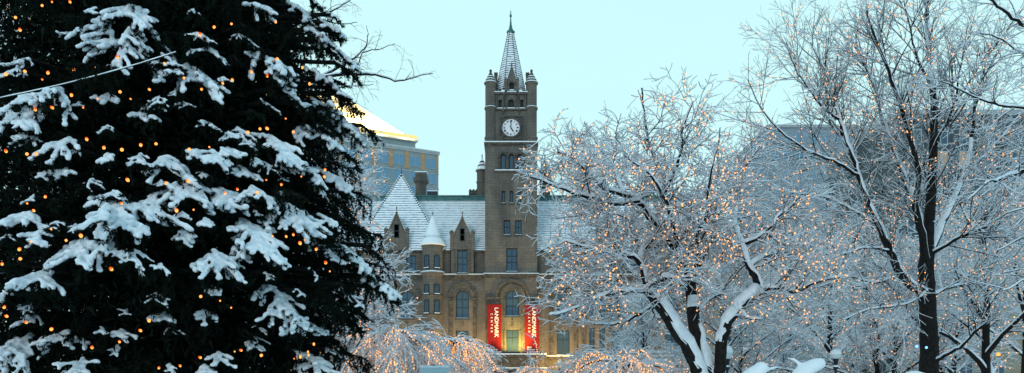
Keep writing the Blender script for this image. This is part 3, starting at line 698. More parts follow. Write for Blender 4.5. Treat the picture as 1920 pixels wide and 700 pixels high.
def snow_caps(polys, t=.02, k=3, keep=.9, wide=.35, lump=.5, wind=None):
    """snow lying on the upper side of branches, thicker on level pieces, missing in places"""
    P_, Rr, ids = seg_arrays(polys); d, u, v, same = frames(P_, ids, False)
    lev = np.clip(1 - d[:, 2]**2 * 1.0, 0, 1)**.45
    nz = rng.random(len(Rr)); h = t * lev * (1 - lump + 2*lump*nz)
    gap = (nz > keep) | (lev < .12); h[gap] = 0
    w_ = np.where(h > 0, Rr*np.where(Rr > .03, 1.03, .92) + h*wide, Rr*.5)
    ang = np.linspace(0, np.pi, k)
    up = v.copy()
    if wind is not None:       # snow plastered on by the wind from one side
        up = v*.75 + np.array(wind); up -= d*np.sum(up*d, axis=1, keepdims=True); up /= np.linalg.norm(up, axis=1, keepdims=True); u = np.cross(d, up)
    h *= np.clip((lev-.24)/.14, 0, 1)
    h *= np.minimum(1, .4+Rr/.055) if k > 3 else 1
    base = P_ + up*(Rr*np.where(Rr > .03, .22, .15))[:, None]
    V = base[:, None] + (np.cos(ang)[None, :, None]*(w_[:, None, None]*u[:, None]) + np.sin(ang)[None, :, None]*((Rr*.85+h)[:, None, None]*up[:, None]))
    V = V.reshape(-1, 3); a = np.nonzero(same & ((h[1:] > 0) | (h[:-1] > 0)))[0]
    kk = np.arange(k); k2 = (kk+1) % k
    Q = np.stack([a[:, None]*k+kk, a[:, None]*k+k2, (a[:, None]+1)*k+k2, (a[:, None]+1)*k+kk], -1).reshape(-1, 4)
    return V, Q
def mesh_of(VQ, name, mat, parent, smooth=True):
    return raw_mesh(name, VQ[0], [VQ[1]], mat, parent, smooth)

rnd = random.random
def norm(v):
    l = math.sqrt(v[0]*v[0]+v[1]*v[1]+v[2]*v[2]) or 1e-9; return (v[0]/l, v[1]/l, v[2]/l)
class Grower:
    def __init__(s, levels, env=None, seed=1, cap=60000):
        s.L = levels; s.env = env; s.r = random.Random(seed); s.out = [[] for _ in range(len(levels)+1)]; s.cap = cap; s.n = 0
    def inside(s, p):
        if s.env is None: return True
        for (c, rr) in s.env:
            if sum(((p[i]-c[i])/rr[i])**2 for i in range(3)) < 1: return True
        return False
    def spawn(s, pts, rad, lvl, t0=.15, t1=1.0):
        """children along a polyline"""
        if lvl >= len(s.L): return
        q = s.L[lvl]; r_ = s.r
        seg = [math.dist(a, b) for a, b in zip(pts[:-1], pts[1:])]; tot = sum(seg)
        n = q['dens']*tot*(t1-t0); n = int(n) + (r_.random() < n-int(n))
        for _ in range(n):
            t = t0 + (t1-t0)*r_.random(); L = t*tot; i = 0
            while i < len(seg)-1 and L > seg[i]: L -= seg[i]; i += 1
            f = min(1, L/max(seg[i], 1e-6)); a, b = pts[i], pts[i+1]
            p = tuple(a[k]+(b[k]-a[k])*f for k in range(3)); d = norm(tuple(b[k]-a[k] for k in range(3)))
            pr = rad[i]+(rad[i+1]-rad[i])*f
            # random perpendicular
            x = norm((r_.gauss(0,1), r_.gauss(0,1), r_.gauss(0,1))); dt = sum(x[k]*d[k] for k in range(3)); x = norm(tuple(x[k]-dt*d[k] for k in range(3)))
            ang = R(r_.uniform(*q['ang'])); c, sn_ = math.cos(ang), math.sin(ang)
            nd = norm((d[0]*c+x[0]*sn_, d[1]*c+x[1]*sn_, d[2]*c+x[2]*sn_ + q.get('lift', 0)))
            ln = q['len']*r_.uniform(.5, 1.25)*(1-.45*t) if q.get('abs', True) else tot*q['len']*r_.uniform(.5, 1.2)
            s.branch(p, nd, ln, min(pr*.75, q['rad']*r_.uniform(.7, 1.2)), lvl)
    def branch(s, p, d, ln, rad, lvl):
        if s.n > s.cap or ln < .06: return
        q = s.L[lvl]; r_ = s.r; st = q['step']; n = max(2, int(ln/st)); st = ln/n
        pts = [p]; rs = [rad]; w_ = q['wig']; tr = q['trop']
        for i in range(n):
            d = norm((d[0]+r_.gauss(0, w_), d[1]+r_.gauss(0, w_), d[2]+r_.gauss(0, w_)+tr))
            p = (p[0]+d[0]*st, p[1]+d[1]*st, p[2]+d[2]*st)
            if not s.inside(p):
                if i == 0: return
                break
            pts.append(p); rs.append(max(.0028, rad*(1-.72*(i+1)/n)))
        if len(pts) < 2: return
        s.out[lvl].append((pts, rs)); s.n += len(pts)
        s.spawn(pts, rs, lvl+1)
def smooth_path(pts, sub=4, wob=.0, r_=random):
    """catmull-rom through traced points"""
    P_ = [pts[0]] + list(pts) + [pts[-1]]; out = []
    for i in range(1, len(P_)-2):
        for j in range(sub):
            t = j/sub; a, b, c, d = P_[i-1], P_[i], P_[i+1], P_[i+2]
            out.append(tuple(.5*((2*b[k])+(-a[k]+c[k])*t+(2*a[k]-5*b[k]+4*c[k]-d[k])*t*t+(-a[k]+3*b[k]-3*c[k]+d[k])*t**3)+r_.gauss(0, wob) for k in range(3)))
    out.append(tuple(pts[-1])); return out
def limb(tr, Y, r0, r1, wob=.012):
    """tr: list of (px,py,dy)"""
    pts = smooth_path([P(x, y, Y+dy) for x, y, dy in tr], 4, wob); n = len(pts)
    return pts, [r0+(r1-r0)*(i/(n-1))**.8 for i in range(n)]

def ico(r, sub=1, sx=1, sy=1, sz=1):
    bm = bmesh.new(); bmesh.ops.create_icosphere(bm, subdivisions=sub, radius=r)
    for v in bm.verts: v.co.x *= sx; v.co.y *= sy; v.co.z *= sz
    me = bpy.data.meshes.new('bulb'); bm.to_mesh(me); bm.free(); return me
BULB = {}
def bulb_mesh(r, mat, sub=1):
    k = (r, mat, sub)
    if k not in BULB:
        BULB[k] = ico(r, sub, .95, .95, 1.3 if mat == 'bulb' else 1.0); BULB[k].materials.append(M[mat])
        if mat == 'bulb':          # deeper orange end imitates the halo round the glowing bulb
            BULB[k].materials.append(M['bulb_halo'])
            for f in BULB[k].polygons:
                if f.center.z > .25*r: f.material_index = 1
    return BULB[k]
def string_lights(label, group, spots, r, mat, base, cables=None, named=100):
    root = thing('string_lights', base, label, 'string lights', group)
    spots = sorted(spots, key=lambda p: p[1])      # nearest first
    me = bulb_mesh(r, mat, 2 if mat == 'bulb' else 1)
    for p in spots[:named]:
        o = bpy.data.objects.new('bulb', me); link(o); o.parent = root; o.location = tuple(p[i]-base[i] for i in range(3)); o.rotation_euler = (random.uniform(-1, 1), random.uniform(-1.2, .4), 0); o.scale = (random.choice((.6, .85, 1, 1, 1.15)) if mat == 'bulb' else random.uniform(.75, 1.15),)*3
    rest = spots[named:]
    if rest:
        v0 = np.array([v.co[:] for v in me.vertices]); f0 = np.array([p.vertices[:] for p in me.polygons]); S_ = np.array(rest); k = len(v0)
        sc = .75 + .5*rng.random((len(S_), 1, 1))
        V = (S_[:, None]+v0[None]*sc).reshape(-1, 3); Q = (f0[None]+(np.arange(len(S_))*k)[:, None, None]).reshape(-1, 3)
        o = raw_mesh('bulbs', V, [Q], M[mat], root); o['kind'] = 'stuff'
    if cables:
        mesh_of(tubes(cables, 3), 'cable', M['cable'], root)
    return root
def light_paths(polys, n_bulbs, gap, seed, rmin=0, filt=None):
    """bulbs strung along randomly chosen twigs"""
    r_ = random.Random(seed); ps = [p for p in polys if len(p[0]) > 2]; r_.shuffle(ps); spots = []; cab = []
    for pts, rs in ps:
        if len(spots) >= n_bulbs: break
        off = [(p[0], p[1]-q-.006, p[2]-.3*q) for p, q in zip(pts, rs)]; L = 0; nxt = r_.random()*gap; used = False
        for a, b in zip(off[:-1], off[1:]):
            s = math.dist(a, b)
            while nxt < L+s:
                f = (nxt-L)/s; p = tuple(a[k]+(b[k]-a[k])*f + r_.gauss(0, .012) for k in range(3))
                if filt is None or filt(p): spots.append(p); used = True
                nxt += gap*r_.uniform(.7, 1.4)
            L += s
        if used: cab.append((off, [.004]*len(off)))
    return spots, cab

def build_tree(label, name, cat, base, limbs, G, snow_t, sn_twig=None, group=None, snow_k=5, thin_sides=3, keep=.92, twig_mat='twig', wide=.35, limb_k=1.6, plastered=()):
    root = thing(name, base, label, cat, group)
    mesh_of(tubes(limbs, 9, .10), 'trunk', M['bark'], root)
    tw = [p for l in G.out for p in l]
    mesh_of(tubes(tw, thin_sides), 'crown', M[twig_mat], root)
    if snow_t:
        V1, Q1 = snow_caps(limbs, snow_t*limb_k, 7, .97, .2, .35); V2, Q2 = snow_caps(tw, sn_twig or snow_t, 3, keep, wide)
        Vs, Qs = [V1, V2], [Q1, Q2+len(V1)]
        if plastered:
            V3, Q3 = snow_caps(plastered, .05, 9, 2, .12, .35, (.12, -.72, 0)); Vs.append(V3); Qs.append(Q3+len(V1)+len(V2))
        raw_mesh('snow', np.concatenate(Vs), [np.concatenate(Qs)], M['twigsnow'], root, True)
    return root, tw
def LV(dens, ln, rad, ang=(30, 70), step=.14, wig=.16, trop=.03, lift=0):
    return dict(dens=dens, len=ln, rad=rad, ang=ang, step=step, wig=wig, trop=trop, lift=lift)

# ---- the lit crab-apple in the middle
Y = 18
T = [
 limb([(1322,740,0),(1312,700,0),(1292,655,-.1),(1262,610,-.2),(1238,572,-.3),(1214,541,-.4)], Y, .17, .12),
 limb([(1342,760,.1),(1330,700,.1),(1310,640,.2),(1301,590,.2),(1296,545,.3),(1287,505,.3),(1274,472,.3)], Y, .165, .095),
 limb([(1352,760,0),(1350,700,-.1),(1352,650,-.2),(1362,610,-.3),(1386,572,-.4),(1408,553,-.5),(1426,543,-.5)], Y, .125, .10),
 limb([(1214,541,-.4),(1196,548,-.6),(1172,545,-.8),(1120,560,-1.3),(1060,585,-1.7),(1030,592,-2)], Y, .04, .006),
 limb([(1214,541,-.4),(1207,510,-.4),(1198,490,-.5),(1170,476,-.6),(1120,470,-.9),(1060,455,-1.2),(1015,470,-1.5)], Y, .075, .006),
 limb([(1218,540,-.4),(1240,523,-.7),(1268,520,-1.0),(1290,505,-1.4)], Y, .05, .02),
 limb([(1198,490,-.5),(1205,455,.2),(1190,420,.8),(1150,395,1.2),(1110,350,1.6)], Y, .05, .012),
 limb([(1274,472,.3),(1240,437,.2),(1212,398,.1),(1196,378,0),(1170,365,-.2),(1130,352,-.5),(1080,300,-.8),(1045,285,-1)], Y, .085, .012),
 limb([(1236,433,.2),(1240,400,.5),(1246,365,.8),(1238,320,1),(1220,280,1.1),(1208,225,1.1),(1203,165,1)], Y, .06, .010),
 limb([(1246,365,.8),(1262,330,.6),(1275,290,.4),(1280,240,.3),(1300,190,.2)], Y, .04, .010),
 limb([(1196,378,0),(1150,383,-.4),(1110,372,-.8),(1070,362,-1.2),(1025,342,-1.6),(990,330,-1.9)], Y, .05, .010),
 limb([(1170,365,-.2),(1150,320,.3),(1120,270,.8),(1095,230,1.0)], Y, .04, .009),
 limb([(1274,472,.3),(1300,460,.8),(1325,430,1.3),(1335,380,1.7),(1345,310,1.9),(1350,240,2)], Y, .06, .010),
 limb([(1296,545,.3),(1305,500,-.2),(1312,470,-.6),(1306,440,-1.0),(1325,400,-1.3),(1330,340,-1.5),(1345,280,-1.6)], Y, .06, .010),
 limb([(1426,543,-.5),(1416,520,-.5),(1405,500,-.5),(1392,460,-.3),(1378,420,0),(1385,370,.3),(1400,310,.4),(1430,270,.4)], Y, .085, .010),
 limb([(1426,543,-.5),(1460,541,-.7),(1495,546,-.9),(1530,530,-1.1),(1575,520,-1.3)], Y, .045, .010),
 limb([(1392,460,-.3),(1430,440,-.6),(1470,400,-.8),(1500,370,-1)], Y, .04, .009),
 limb([(1405,500,-.5),(1440,480,0),(1480,470,.4),(1530,450,.7)], Y, .035, .009),
 limb([(1386,572,-.4),(1400,595,-.6),(1430,600,-.8)], Y, .03, .010),
 limb([(1301,590,.2),(1330,560,.6),(1355,545,1),(1340,510,1.4),(1370,480,1.7),(1420,440,2)], Y, .045, .010),
 limb([(1238,572,-.3),(1215,580,.4),(1180,600,1.0),(1130,610,1.6),(1090,600,2)], Y, .04, .009),
 limb([(1287,505,.3),(1262,480,1.0),(1230,470,1.8),(1180,440,2.4),(1130,430,2.8)], Y, .05, .009),
 limb([(1274,472,.3),(1262,430,-.5),(1250,380,-1.2),(1220,330,-1.7),(1170,290,-2)], Y, .05, .009),
]
env = [(P(1262, 400, Y), (3.95, 3.6, 2.85)), (P(1245, 330, Y), (2.2, 2.6, 2.45)), (P(1110, 450, Y), (2.0, 2.6, 1.9)), (P(1440, 440, Y), (2.4, 2.6, 2.4)), (P(1065, 540, Y), (1.6, 2.4, 1.3))]
G = Grower([LV(6.6, 1.35, .026, (30, 75), .13, .17, .0), LV(9.5, .78, .0135, (30, 75), .10, .18, .0), LV(9, .38, .0085, (30, 70), .09, .25, .02)], env, 11, 260000)
for pts, rs in T[3:]: G.spawn(pts, rs, 0, .1, 1)
for pts, rs in T[:3]: G.spawn(pts, rs, 0, .75, 1)
CRAB, tw = build_tree('multi-stemmed bare lit tree with thick snow on its slanting left stem', 'crabapple_tree', 'tree', P(1335, 725+CAMZ*F/Y, Y), [(pts, [r*1.12+.004 for r in rs]) for pts, rs in T], G, .022, .0145, wide=.28, limb_k=2.7, plastered=[T[0], T[2], (T[4][0][:8], T[4][1][:8]), (T[13][0][2:14], T[13][1][2:14])])
print('crab', G.n, flush=True)
sp, cb = light_paths(G.out[1]+G.out[0], 2500, .19, 3)
string_lights('warm fairy lights wound through the multi-stemmed tree right of the clock tower', 'warm fairy lights in the park trees', sp, .0175, 'bulb_far', CRAB.location[:], None)
# yellow ribbon round the dark stem
m_ = MB(); q = P(1303, 607, Y+.2); m_.lathe(q[0], q[1], [(.136, q[2]-.015), (.138, q[2]), (.134, q[2]+.015)], 12, cap=False)
tag(m_.build('ribbon', principled('yellow_ribbon', (.5, .32, .02), .6)[0]), 'thin yellow ribbon tied round the dark middle stem of the lit tree', 'ribbon')

# ---- the big tree on the right
Y = 26
T = [
 limb([(1744,800,0),(1742,700,0),(1742,640,0),(1740,590,0),(1738,545,0),(1737,500,0),(1739,460,0)], Y, .33, .22),
 limb([(1738,550,0),(1715,540,-.3),(1690,515,-.5),(1668,470,-.6),(1648,425,-.6),(1625,375,-.5),(1610,330,-.4),(1594,280,-.3),(1576,225,0),(1560,175,.3),(1545,130,.5),(1520,80,.7)], Y, .17, .02),
 limb([(1739,460,0),(1728,420,.2),(1712,375,.5),(1694,330,.8),(1678,285,1),(1655,225,1.3),(1640,165,1.5),(1615,110,1.7),(1590,60,1.8)], Y, .14, .02),
 limb([(1739,460,0),(1744,400,-.2),(1747,340,-.3),(1749,280,-.4),(1752,220,-.4),(1748,160,-.3),(1742,100,0),(1738,40,.3),(1732,-30,.5)], Y, .19, .05),
 limb([(1737,500,0),(1728,440,-.6),(1716,380,-1),(1722,330,-1.2),(1712,280,-1.4),(1696,225,-1.6),(1672,150,-1.8),(1648,90,-1.9),(1625,20,-2)], Y, .13, .03),
 limb([(1742,480,0),(1768,420,.4),(1790,370,.8),(1812,320,1.1),(1822,260,1.3),(1830,190,1.4),(1850,110,1.4),(1870,40,1.4)], Y, .13, .02),
 limb([(1610,330,-.4),(1570,305,-.9),(1530,290,-1.2),(1495,270,-1.5),(1455,238,-1.7),(1425,200,-1.9),(1402,150,-2)], Y, .055, .012),
 limb([(1648,425,-.6),(1600,395,-.2),(1560,375,.3),(1515,365,.8),(1470,360,1.2),(1430,345,1.5)], Y, .055, .012),
 limb([(1576,225,0),(1545,205,-.4),(1515,165,-.8),(1490,125,-1.2),(1475,80,-1.5)], Y, .045, .010),
 limb([(1594,280,-.3),(1560,235,.6),(1530,175,1.2),(1505,110,1.8)], Y, .045, .010),
 limb([(1668,470,-.6),(1620,465,-1.2),(1570,480,-1.8),(1520,470,-2.4),(1470,480,-3)], Y, .05, .010),
 limb([(1690,515,-.5),(1640,530,0),(1590,520,.8),(1530,540,1.5),(1480,530,2)], Y, .05, .010),
 limb([(1742,480,0),(1790,450,-.8),(1840,430,-1.6),(1890,400,-2.2),(1950,385,-2.6)], Y, .07, .012),
 limb([(1739,560,0),(1780,540,.5),(1830,530,1.2),(1890,510,1.8),(1950,500,2.4)], Y, .06, .012),
 limb([(1738,545,0),(1720,560,-1),(1680,575,-1.8),(1630,580,-2.5),(1580,600,-3)], Y, .05, .010),
 limb([(1755,678,-.2),(1780,662,-.6),(1805,648,-1),(1828,622,-1.4),(1850,605,-1.8)], Y, .075, .03),
 limb([(1749,280,-.4),(1770,240,-1),(1790,190,-1.5),(1800,130,-1.9),(1820,60,-2.2)], Y, .06, .012),
 limb([(1748,160,-.3),(1720,110,-.8),(1705,50,-1.2),(1690,-20,-1.5)], Y, .05, .012),
 limb([(1812,320,1.1),(1860,280,1.4),(1900,230,1.6),(1940,180,1.8)], Y, .05, .012),
 limb([(1678,285,1),(1650,300,1.8),(1600,310,2.6),(1560,330,3.2)], Y, .045, .010),
]
env = [(P(1690, 290, Y), (6, 5.4, 8.2)), (P(1540, 300, Y), (4.2, 4.4, 6.2)), (P(1860, 300, Y), (4.8, 4.6, 7))]
G = Grower([LV(4.4, 2.6, .028, (22, 50), .2, .055, .015), LV(5.0, 1.25, .0165, (22, 52), .17, .07, .0), LV(4.4, .55, .0115, (25, 55), .15, .09, -.01)], env, 5, 300000)
for i, (pts, rs) in enumerate(T[1:]): G.spawn(pts, rs, 0, .55 if i == 14 else .12, 1)
BIG, tw = build_tree('tallest dark-trunked bare tree with spreading limbs and fairy lights', 'linden_tree', 'tree', P(1742, 725+CAMZ*F/Y, Y), T, G, .022, .0125, keep=.85, wide=.25)
print('big', G.n)
sp, cb = light_paths(G.out[0]+G.out[1], 1900, .28, 8)
string_lights('warm fairy lights strung through the tallest dark-trunked tree on the right', 'warm fairy lights in the park trees', sp, .0185, 'bulb_far', BIG.location[:], None)

# ---- tree outside the frame on the right whose snowy boughs reach in
Y = 15
T = [
 limb([(2180,905,0),(2175,700,0),(2170,500,0),(2165,300,0),(2160,100,0),(2150,-150,0)], Y, .24, .14),
 limb([(2165,330,0),(2060,345,-.3),(1985,322,-.5),(1930,318,-.6),(1880,335,-.7),(1850,345,-.8),(1815,375,-.8)], Y, .07, .012),
 limb([(2165,330,0),(2050,310,.3),(1960,285,.4),(1920,305,.5),(1870,345,.5),(1840,368,.5)], Y, .05, .010),
 limb([(2160,250,0),(2040,225,.2),(1960,205,.3),(1900,203,.3),(1850,190,.4),(1800,168,.4),(1765,152,.4)], Y, .05, .010),
 limb([(2160,130,0),(2050,110,-.2),(1975,85,-.3),(1925,52,-.4),(1890,28,-.5),(1850,-5,-.6),(1820,-20,-.6)], Y, .06, .015),
 limb([(2160,180,0),(2060,130,.3),(1980,95,.5),(1920,100,.6),(1870,70,.7),(1830,60,.7)], Y, .04, .010),
 limb([(2170,420,0),(2070,470,-.2),(1990,500,-.3),(1930,520,-.4),(1880,545,-.4)], Y, .045, .010),
 limb([(2170,480,0),(2070,440,.4),(1990,430,.6),(1920,445,.8),(1870,470,.9)], Y, .045, .010),
 limb([(2160,60,0),(2050,20,0),(1960,-20,0),(1880,-60,0)], Y, .05, .012),
]
G = Grower([LV(5.5, 1.2, .014, (25, 60), .12, .12, -.01), LV(7, .6, .007, (25, 60), .1, .15, -.01), LV(4, .25, .005, (25, 60), .09, .15, 0)], None, 21, 90000)
for pts, rs in T[1:]: G.spawn(pts, rs, 0, .1, 1)
OUT, tw = build_tree('bare tree whose long snowy boughs reach in over the upper right corner', 'linden_tree', 'tree', P(2180, 725+CAMZ*F/Y, Y), T, G, .016, .011, keep=.85)
print('out', G.n)

# ---- generic trees: limbs grown, not traced
def proc_tree(seed, H, spread, trunk_r, nl, levels, fork=.25, stems=1, cap=26000, droop=0):
    r_ = random.Random(seed); T = []; G = Grower(levels, None, seed, cap)
    for s_ in range(stems):
        lean = (r_.gauss(0, .05)+ (s_-(stems-1)/2)*.12, r_.gauss(0, .05)); pts = []
        for i in range(9):
            t = i/8; pts.append((lean[0]*H*t*.8+r_.gauss(0, .06)*t+(s_-(stems-1)/2)*.3, lean[1]*H*t*.8+r_.gauss(0, .06)*t, H*.86*t))
        rs = [trunk_r*(1-.88*(i/8)**.8) for i in range(9)]; T.append((pts, rs))
        for k in range(nl):
            t = fork+(1-fork)*(k+.3)/nl; i = min(7, int(t*8)); f = t*8-i; p = tuple(pts[i][q]+(pts[i+1][q]-pts[i][q])*f for q in range(3))
            az = k*2.4+seed+s_*1.1+r_.gauss(0, .3); up = .55+.9*t; d = norm((math.cos(az), math.sin(az), up)); L = spread*(1.15-.6*t)*r_.uniform(.8, 1.15); n = 8; rr = rs[i]*.62; q = [p]; qr = [rr]
            for j in range(n):
                d = norm((d[0]+r_.gauss(0, .10), d[1]+r_.gauss(0, .10), d[2]+r_.gauss(0, .08)+droop*(j/n))); p = tuple(p[x]+d[x]*L/n for x in range(3)); q.append(p); qr.append(max(.010, rr*(1-.85*(j+1)/n)))
            T.append((q, qr))
    for pts, rs in T: G.spawn(pts, rs, 0, .25, 1)
    return T, G
def copy_thing(root, loc, rz, label, group=None, scale=1.0):
    c = root.copy(); link(c); c.location = loc; c.rotation_euler = (0, 0, rz); c.scale = (scale,)*3; c['label'] = label
    if group: c['group'] = group
    for ch in [o for o in COL.objects if o.parent == root]:
        d = ch.copy(); link(d); d.parent = c
    return c
bgL = [LV(3.2, 2.2, .030, (25, 55), .24, .08, .01), LV(5.5, 1.1, .018, (25, 55), .2, .09, -.01), LV(4.5, .5, .013, (28, 60), .18, .12, -.02)]
T, G = proc_tree(31, 11.5, 4.6, .24, 13, bgL, .15, 1, 110000)
root1, tw = build_tree('x', 'park_tree', 'tree', (0, 0, 0), T, G, .03, .024, 'bare snowy trees further back in the park', wide=.5)
sp, cb = light_paths(G.out[1], 650, .32, 5)
T, G = proc_tree(44, 10.5, 4.2, .20, 12, bgL, .15, 2, 110000)
root2, tw = build_tree('x', 'park_tree', 'tree', (0, 0, 0), T, G, .03, .024, 'bare snowy trees further back in the park', wide=.5)
sp2, cb2 = light_paths(G.out[1], 650, .32, 6)
Lr1 = string_lights('x', 'warm fairy lights in the park trees', sp, .027, 'bulb_far', (0, 0, 0), None, 60)
Lr2 = string_lights('x', 'warm fairy lights in the park trees', sp2, .027, 'bulb_far', (0, 0, 0), None, 60)
spots_bg = [  # px, Y, variant, scale, rz, where, lit
 (1380, 27, 2, .62, .5, 'small snowy tree behind the right stem of the multi-stemmed tree', 1),
 (1666, 34, 2, .78, 2.0, 'twin-stemmed snowy tree left of the tallest trunk', 1),
 (1850, 31, 1, .98, 1.0, 'snow-speckled single-trunk tree right of the tallest', 1),
 (1560, 44, 1, 1.0, 2.7, 'snowy tree behind the low-capped lamp post', 1),
 (1780, 50, 2, 1.15, .2, 'far snowy tree between the two right-hand dark trunks', 1),
 (1470, 52, 2, 1.0, 4.0, 'far snowy tree in front of the grey tower block', 0),
 (1920, 42, 1, 1.1, 4.6, 'snowy tree cut off by the right edge', 1),
 (1215, 40, 2, .62, 1.2, 'low snowy tree before the ground-floor windows', 0),
 (1640, 62, 1, 1.2, 5.5, 'farthest snowy tree behind the twin-stemmed one', 1),
 (622, 40, 1, 1.16, 3.3, 'snowy tree in front of the hotel', 1),
 (590, 27, 2, .80, 5.1, 'snowy tree mostly hidden by the spruce', 1),
 (-60, 26, 1, 1.2, 0.6, 'snowy tree in the top left corner', 1),
]
first = {}
for px, Yb, v, sc, rz, lab, lit in spots_bg:
    loc = P(px, 725+CAMZ*F/Yb, Yb); src, lsrc = (root1, Lr1) if v == 1 else (root2, Lr2)
    if v not in first:
        first[v] = 1; c = src; c.location = loc; c.rotation_euler = (0, 0, rz); c.scale = (sc,)*3; c['label'] = lab
        for d in (lsrc,):
            d.location = loc; d.rotation_euler = (0, 0, rz); d.scale = (sc,)*3; d['label'] = 'warm fairy lights on the ' + lab
    else:
        copy_thing(src, loc, rz, lab, None, sc)
        if lit: copy_thing(lsrc, loc, rz, 'warm fairy lights on the ' + lab, None, sc)

# ---- bare tree behind the spruce (left), long drooping boughs against the sky
Y = 24
T = [
 limb([(520,850,0),(515,600,0),(520,350,0),(530,150,0),(540,-60,0)], Y, .25, .1),
 limb([(528,180,0),(590,150,-.2),(640,140,-.4),(680,139,-.4),(712,142,-.4),(750,152,-.4),(780,144,-.4),(812,138,-.4)], Y, .075, .009),
 limb([(526,190,0),(600,145,.3),(638,125,.3),(665,108,.3),(682,92,.3),(690,70,.3),(687,48,.3)], Y, .06, .008),
 limb([(640,140,-.4),(665,132,-.6),(680,100,-.7),(715,92,-.8),(740,82,-.9)], Y, .03, .007),
 limb([(535,60,0),(580,35,0),(620,22,0),(650,5,.2),(680,-20,.4)], Y, .05, .010),
 limb([(532,90,0),(580,42,.4),(610,40,.5),(640,45,.6),(670,42,.7)], Y, .04, .008),
 limb([(524,230,0),(580,190,.2),(620,168,.3),(660,162,.4),(700,158,.5)], Y, .035, .008),
 limb([(524,250,0),(600,220,-.3),(640,200,-.4),(670,190,-.4)], Y, .03, .008),
 limb([(522,300,0),(470,250,.3),(420,215,.6),(370,205,.8),(330,215,1)], Y, .06, .010),
 limb([(530,120,0),(480,60,.4),(430,20,.7),(390,-10,1)], Y, .06, .012),
 limb([(518,380,0),(560,330,1.2),(590,300,2.2),(600,270,3.2)], Y, .05, .010),
 limb([(524,200,0),(500,150,1.4),(480,100,2.6),(470,40,3.4)], Y, .06, .012),
]
G = Grower([LV(3.6, 1.0, .011, (30, 75), .14, .14, -.07), LV(4.5, .5, .0065, (30, 70), .12, .16, -.10), LV(3, .25, .0045, (30, 65), .1, .16, -.08)], None, 77, 26000)
for pts, rs in T[1:]: G.spawn(pts, rs, 0, .3, 1)
build_tree('bare snowless tree, thin drooping twigs against the sky beside the spruce', 'linden_tree', 'tree', P(520, 725+CAMZ*F/Y, Y), T, G, .010, .005, keep=.5)

# ---- weeping trees thick with lights along the bottom
def weeping(seed, H, spread, n_limb=13):
    r_ = random.Random(seed); T = [([(r_.gauss(0, .05)*i, r_.gauss(0, .05)*i, H*.7*i/5) for i in range(6)], [.12-.012*i for i in range(6)])]; top = T[0][0][-1]
    G = Grower([LV(8.5, 1.7, .014, (20, 60), .14, .09, -.17), LV(6.5, .8, .008, (15, 45), .12, .10, -.14)], None, seed, 60000)
    for k in range(n_limb):
        az = k*2.4+r_.gauss(0, .3); L = spread*r_.uniform(.75, 1.15)*1.25; p = top; d = norm((math.cos(az), math.sin(az), r_.uniform(.75, 1.3))); q = [p]; n = 10
        for j in range(n):
            d = norm((d[0]+r_.gauss(0, .09), d[1]+r_.gauss(0, .09), d[2]-.26+r_.gauss(0, .05))); p = tuple(p[x]+d[x]*L/n for x in range(3)); 
            if p[2] < .2: break
            q.append(p)
        T.append((q, [max(.010, .05*(1-.85*i/n)) for i in range(len(q))]))
    for pts, rs in T[1:]: G.spawn(pts, rs, 0, .1, 1)
    return T, G
W = [ # px, Y, H, spread, label
 (700, 27, 4.4, 2.9, 'widest weeping tree, beside the spruce'),
 (838, 30, 4.75, 1.25, 'narrow domed weeping tree left of the porch'),
 (903, 33, 3.0, 1.1, "low weeping tree against the porch's left side"),
 (1000, 31, 3.1, 1.2, "low weeping tree before the porch's right end"),
 (1160, 29, 3.3, 2.5, 'broad mounded weeping tree left of the slanting stem'),
 (1268, 33, 3.1, 1.6, 'weeping tree just behind the slanting stem'),
 (620, 33, 4.6, 1.8, "weeping tree half hidden at the spruce's right foot"),
]
for i, (px, Yb, H, spd, lab) in enumerate(W):
    T, G = weeping(100+i, H, spd, 16 if spd > 2 else 12); loc = P(px, 725+CAMZ*F/Yb, Yb)
    sh = lambda polys: [([(p[0]+loc[0], p[1]+loc[1], max(.03, p[2])) for p in pts], rs) for pts, rs in polys]
    T = sh(T); G.out = [sh(l) for l in G.out]
    rt, tw = build_tree(lab, 'weeping_tree', 'tree', loc, T, G, .03, .024, 'weeping trees hung with lights', wide=.6)
    nb = int(600+680*spd)
    sp, cb = light_paths(T+G.out[0], nb, .085, 200+i)
    string_lights('fairy lights trailing down the ' + lab, 'warm fairy lights in the park trees', sp, .023, 'bulb_gold', loc, None, 100)
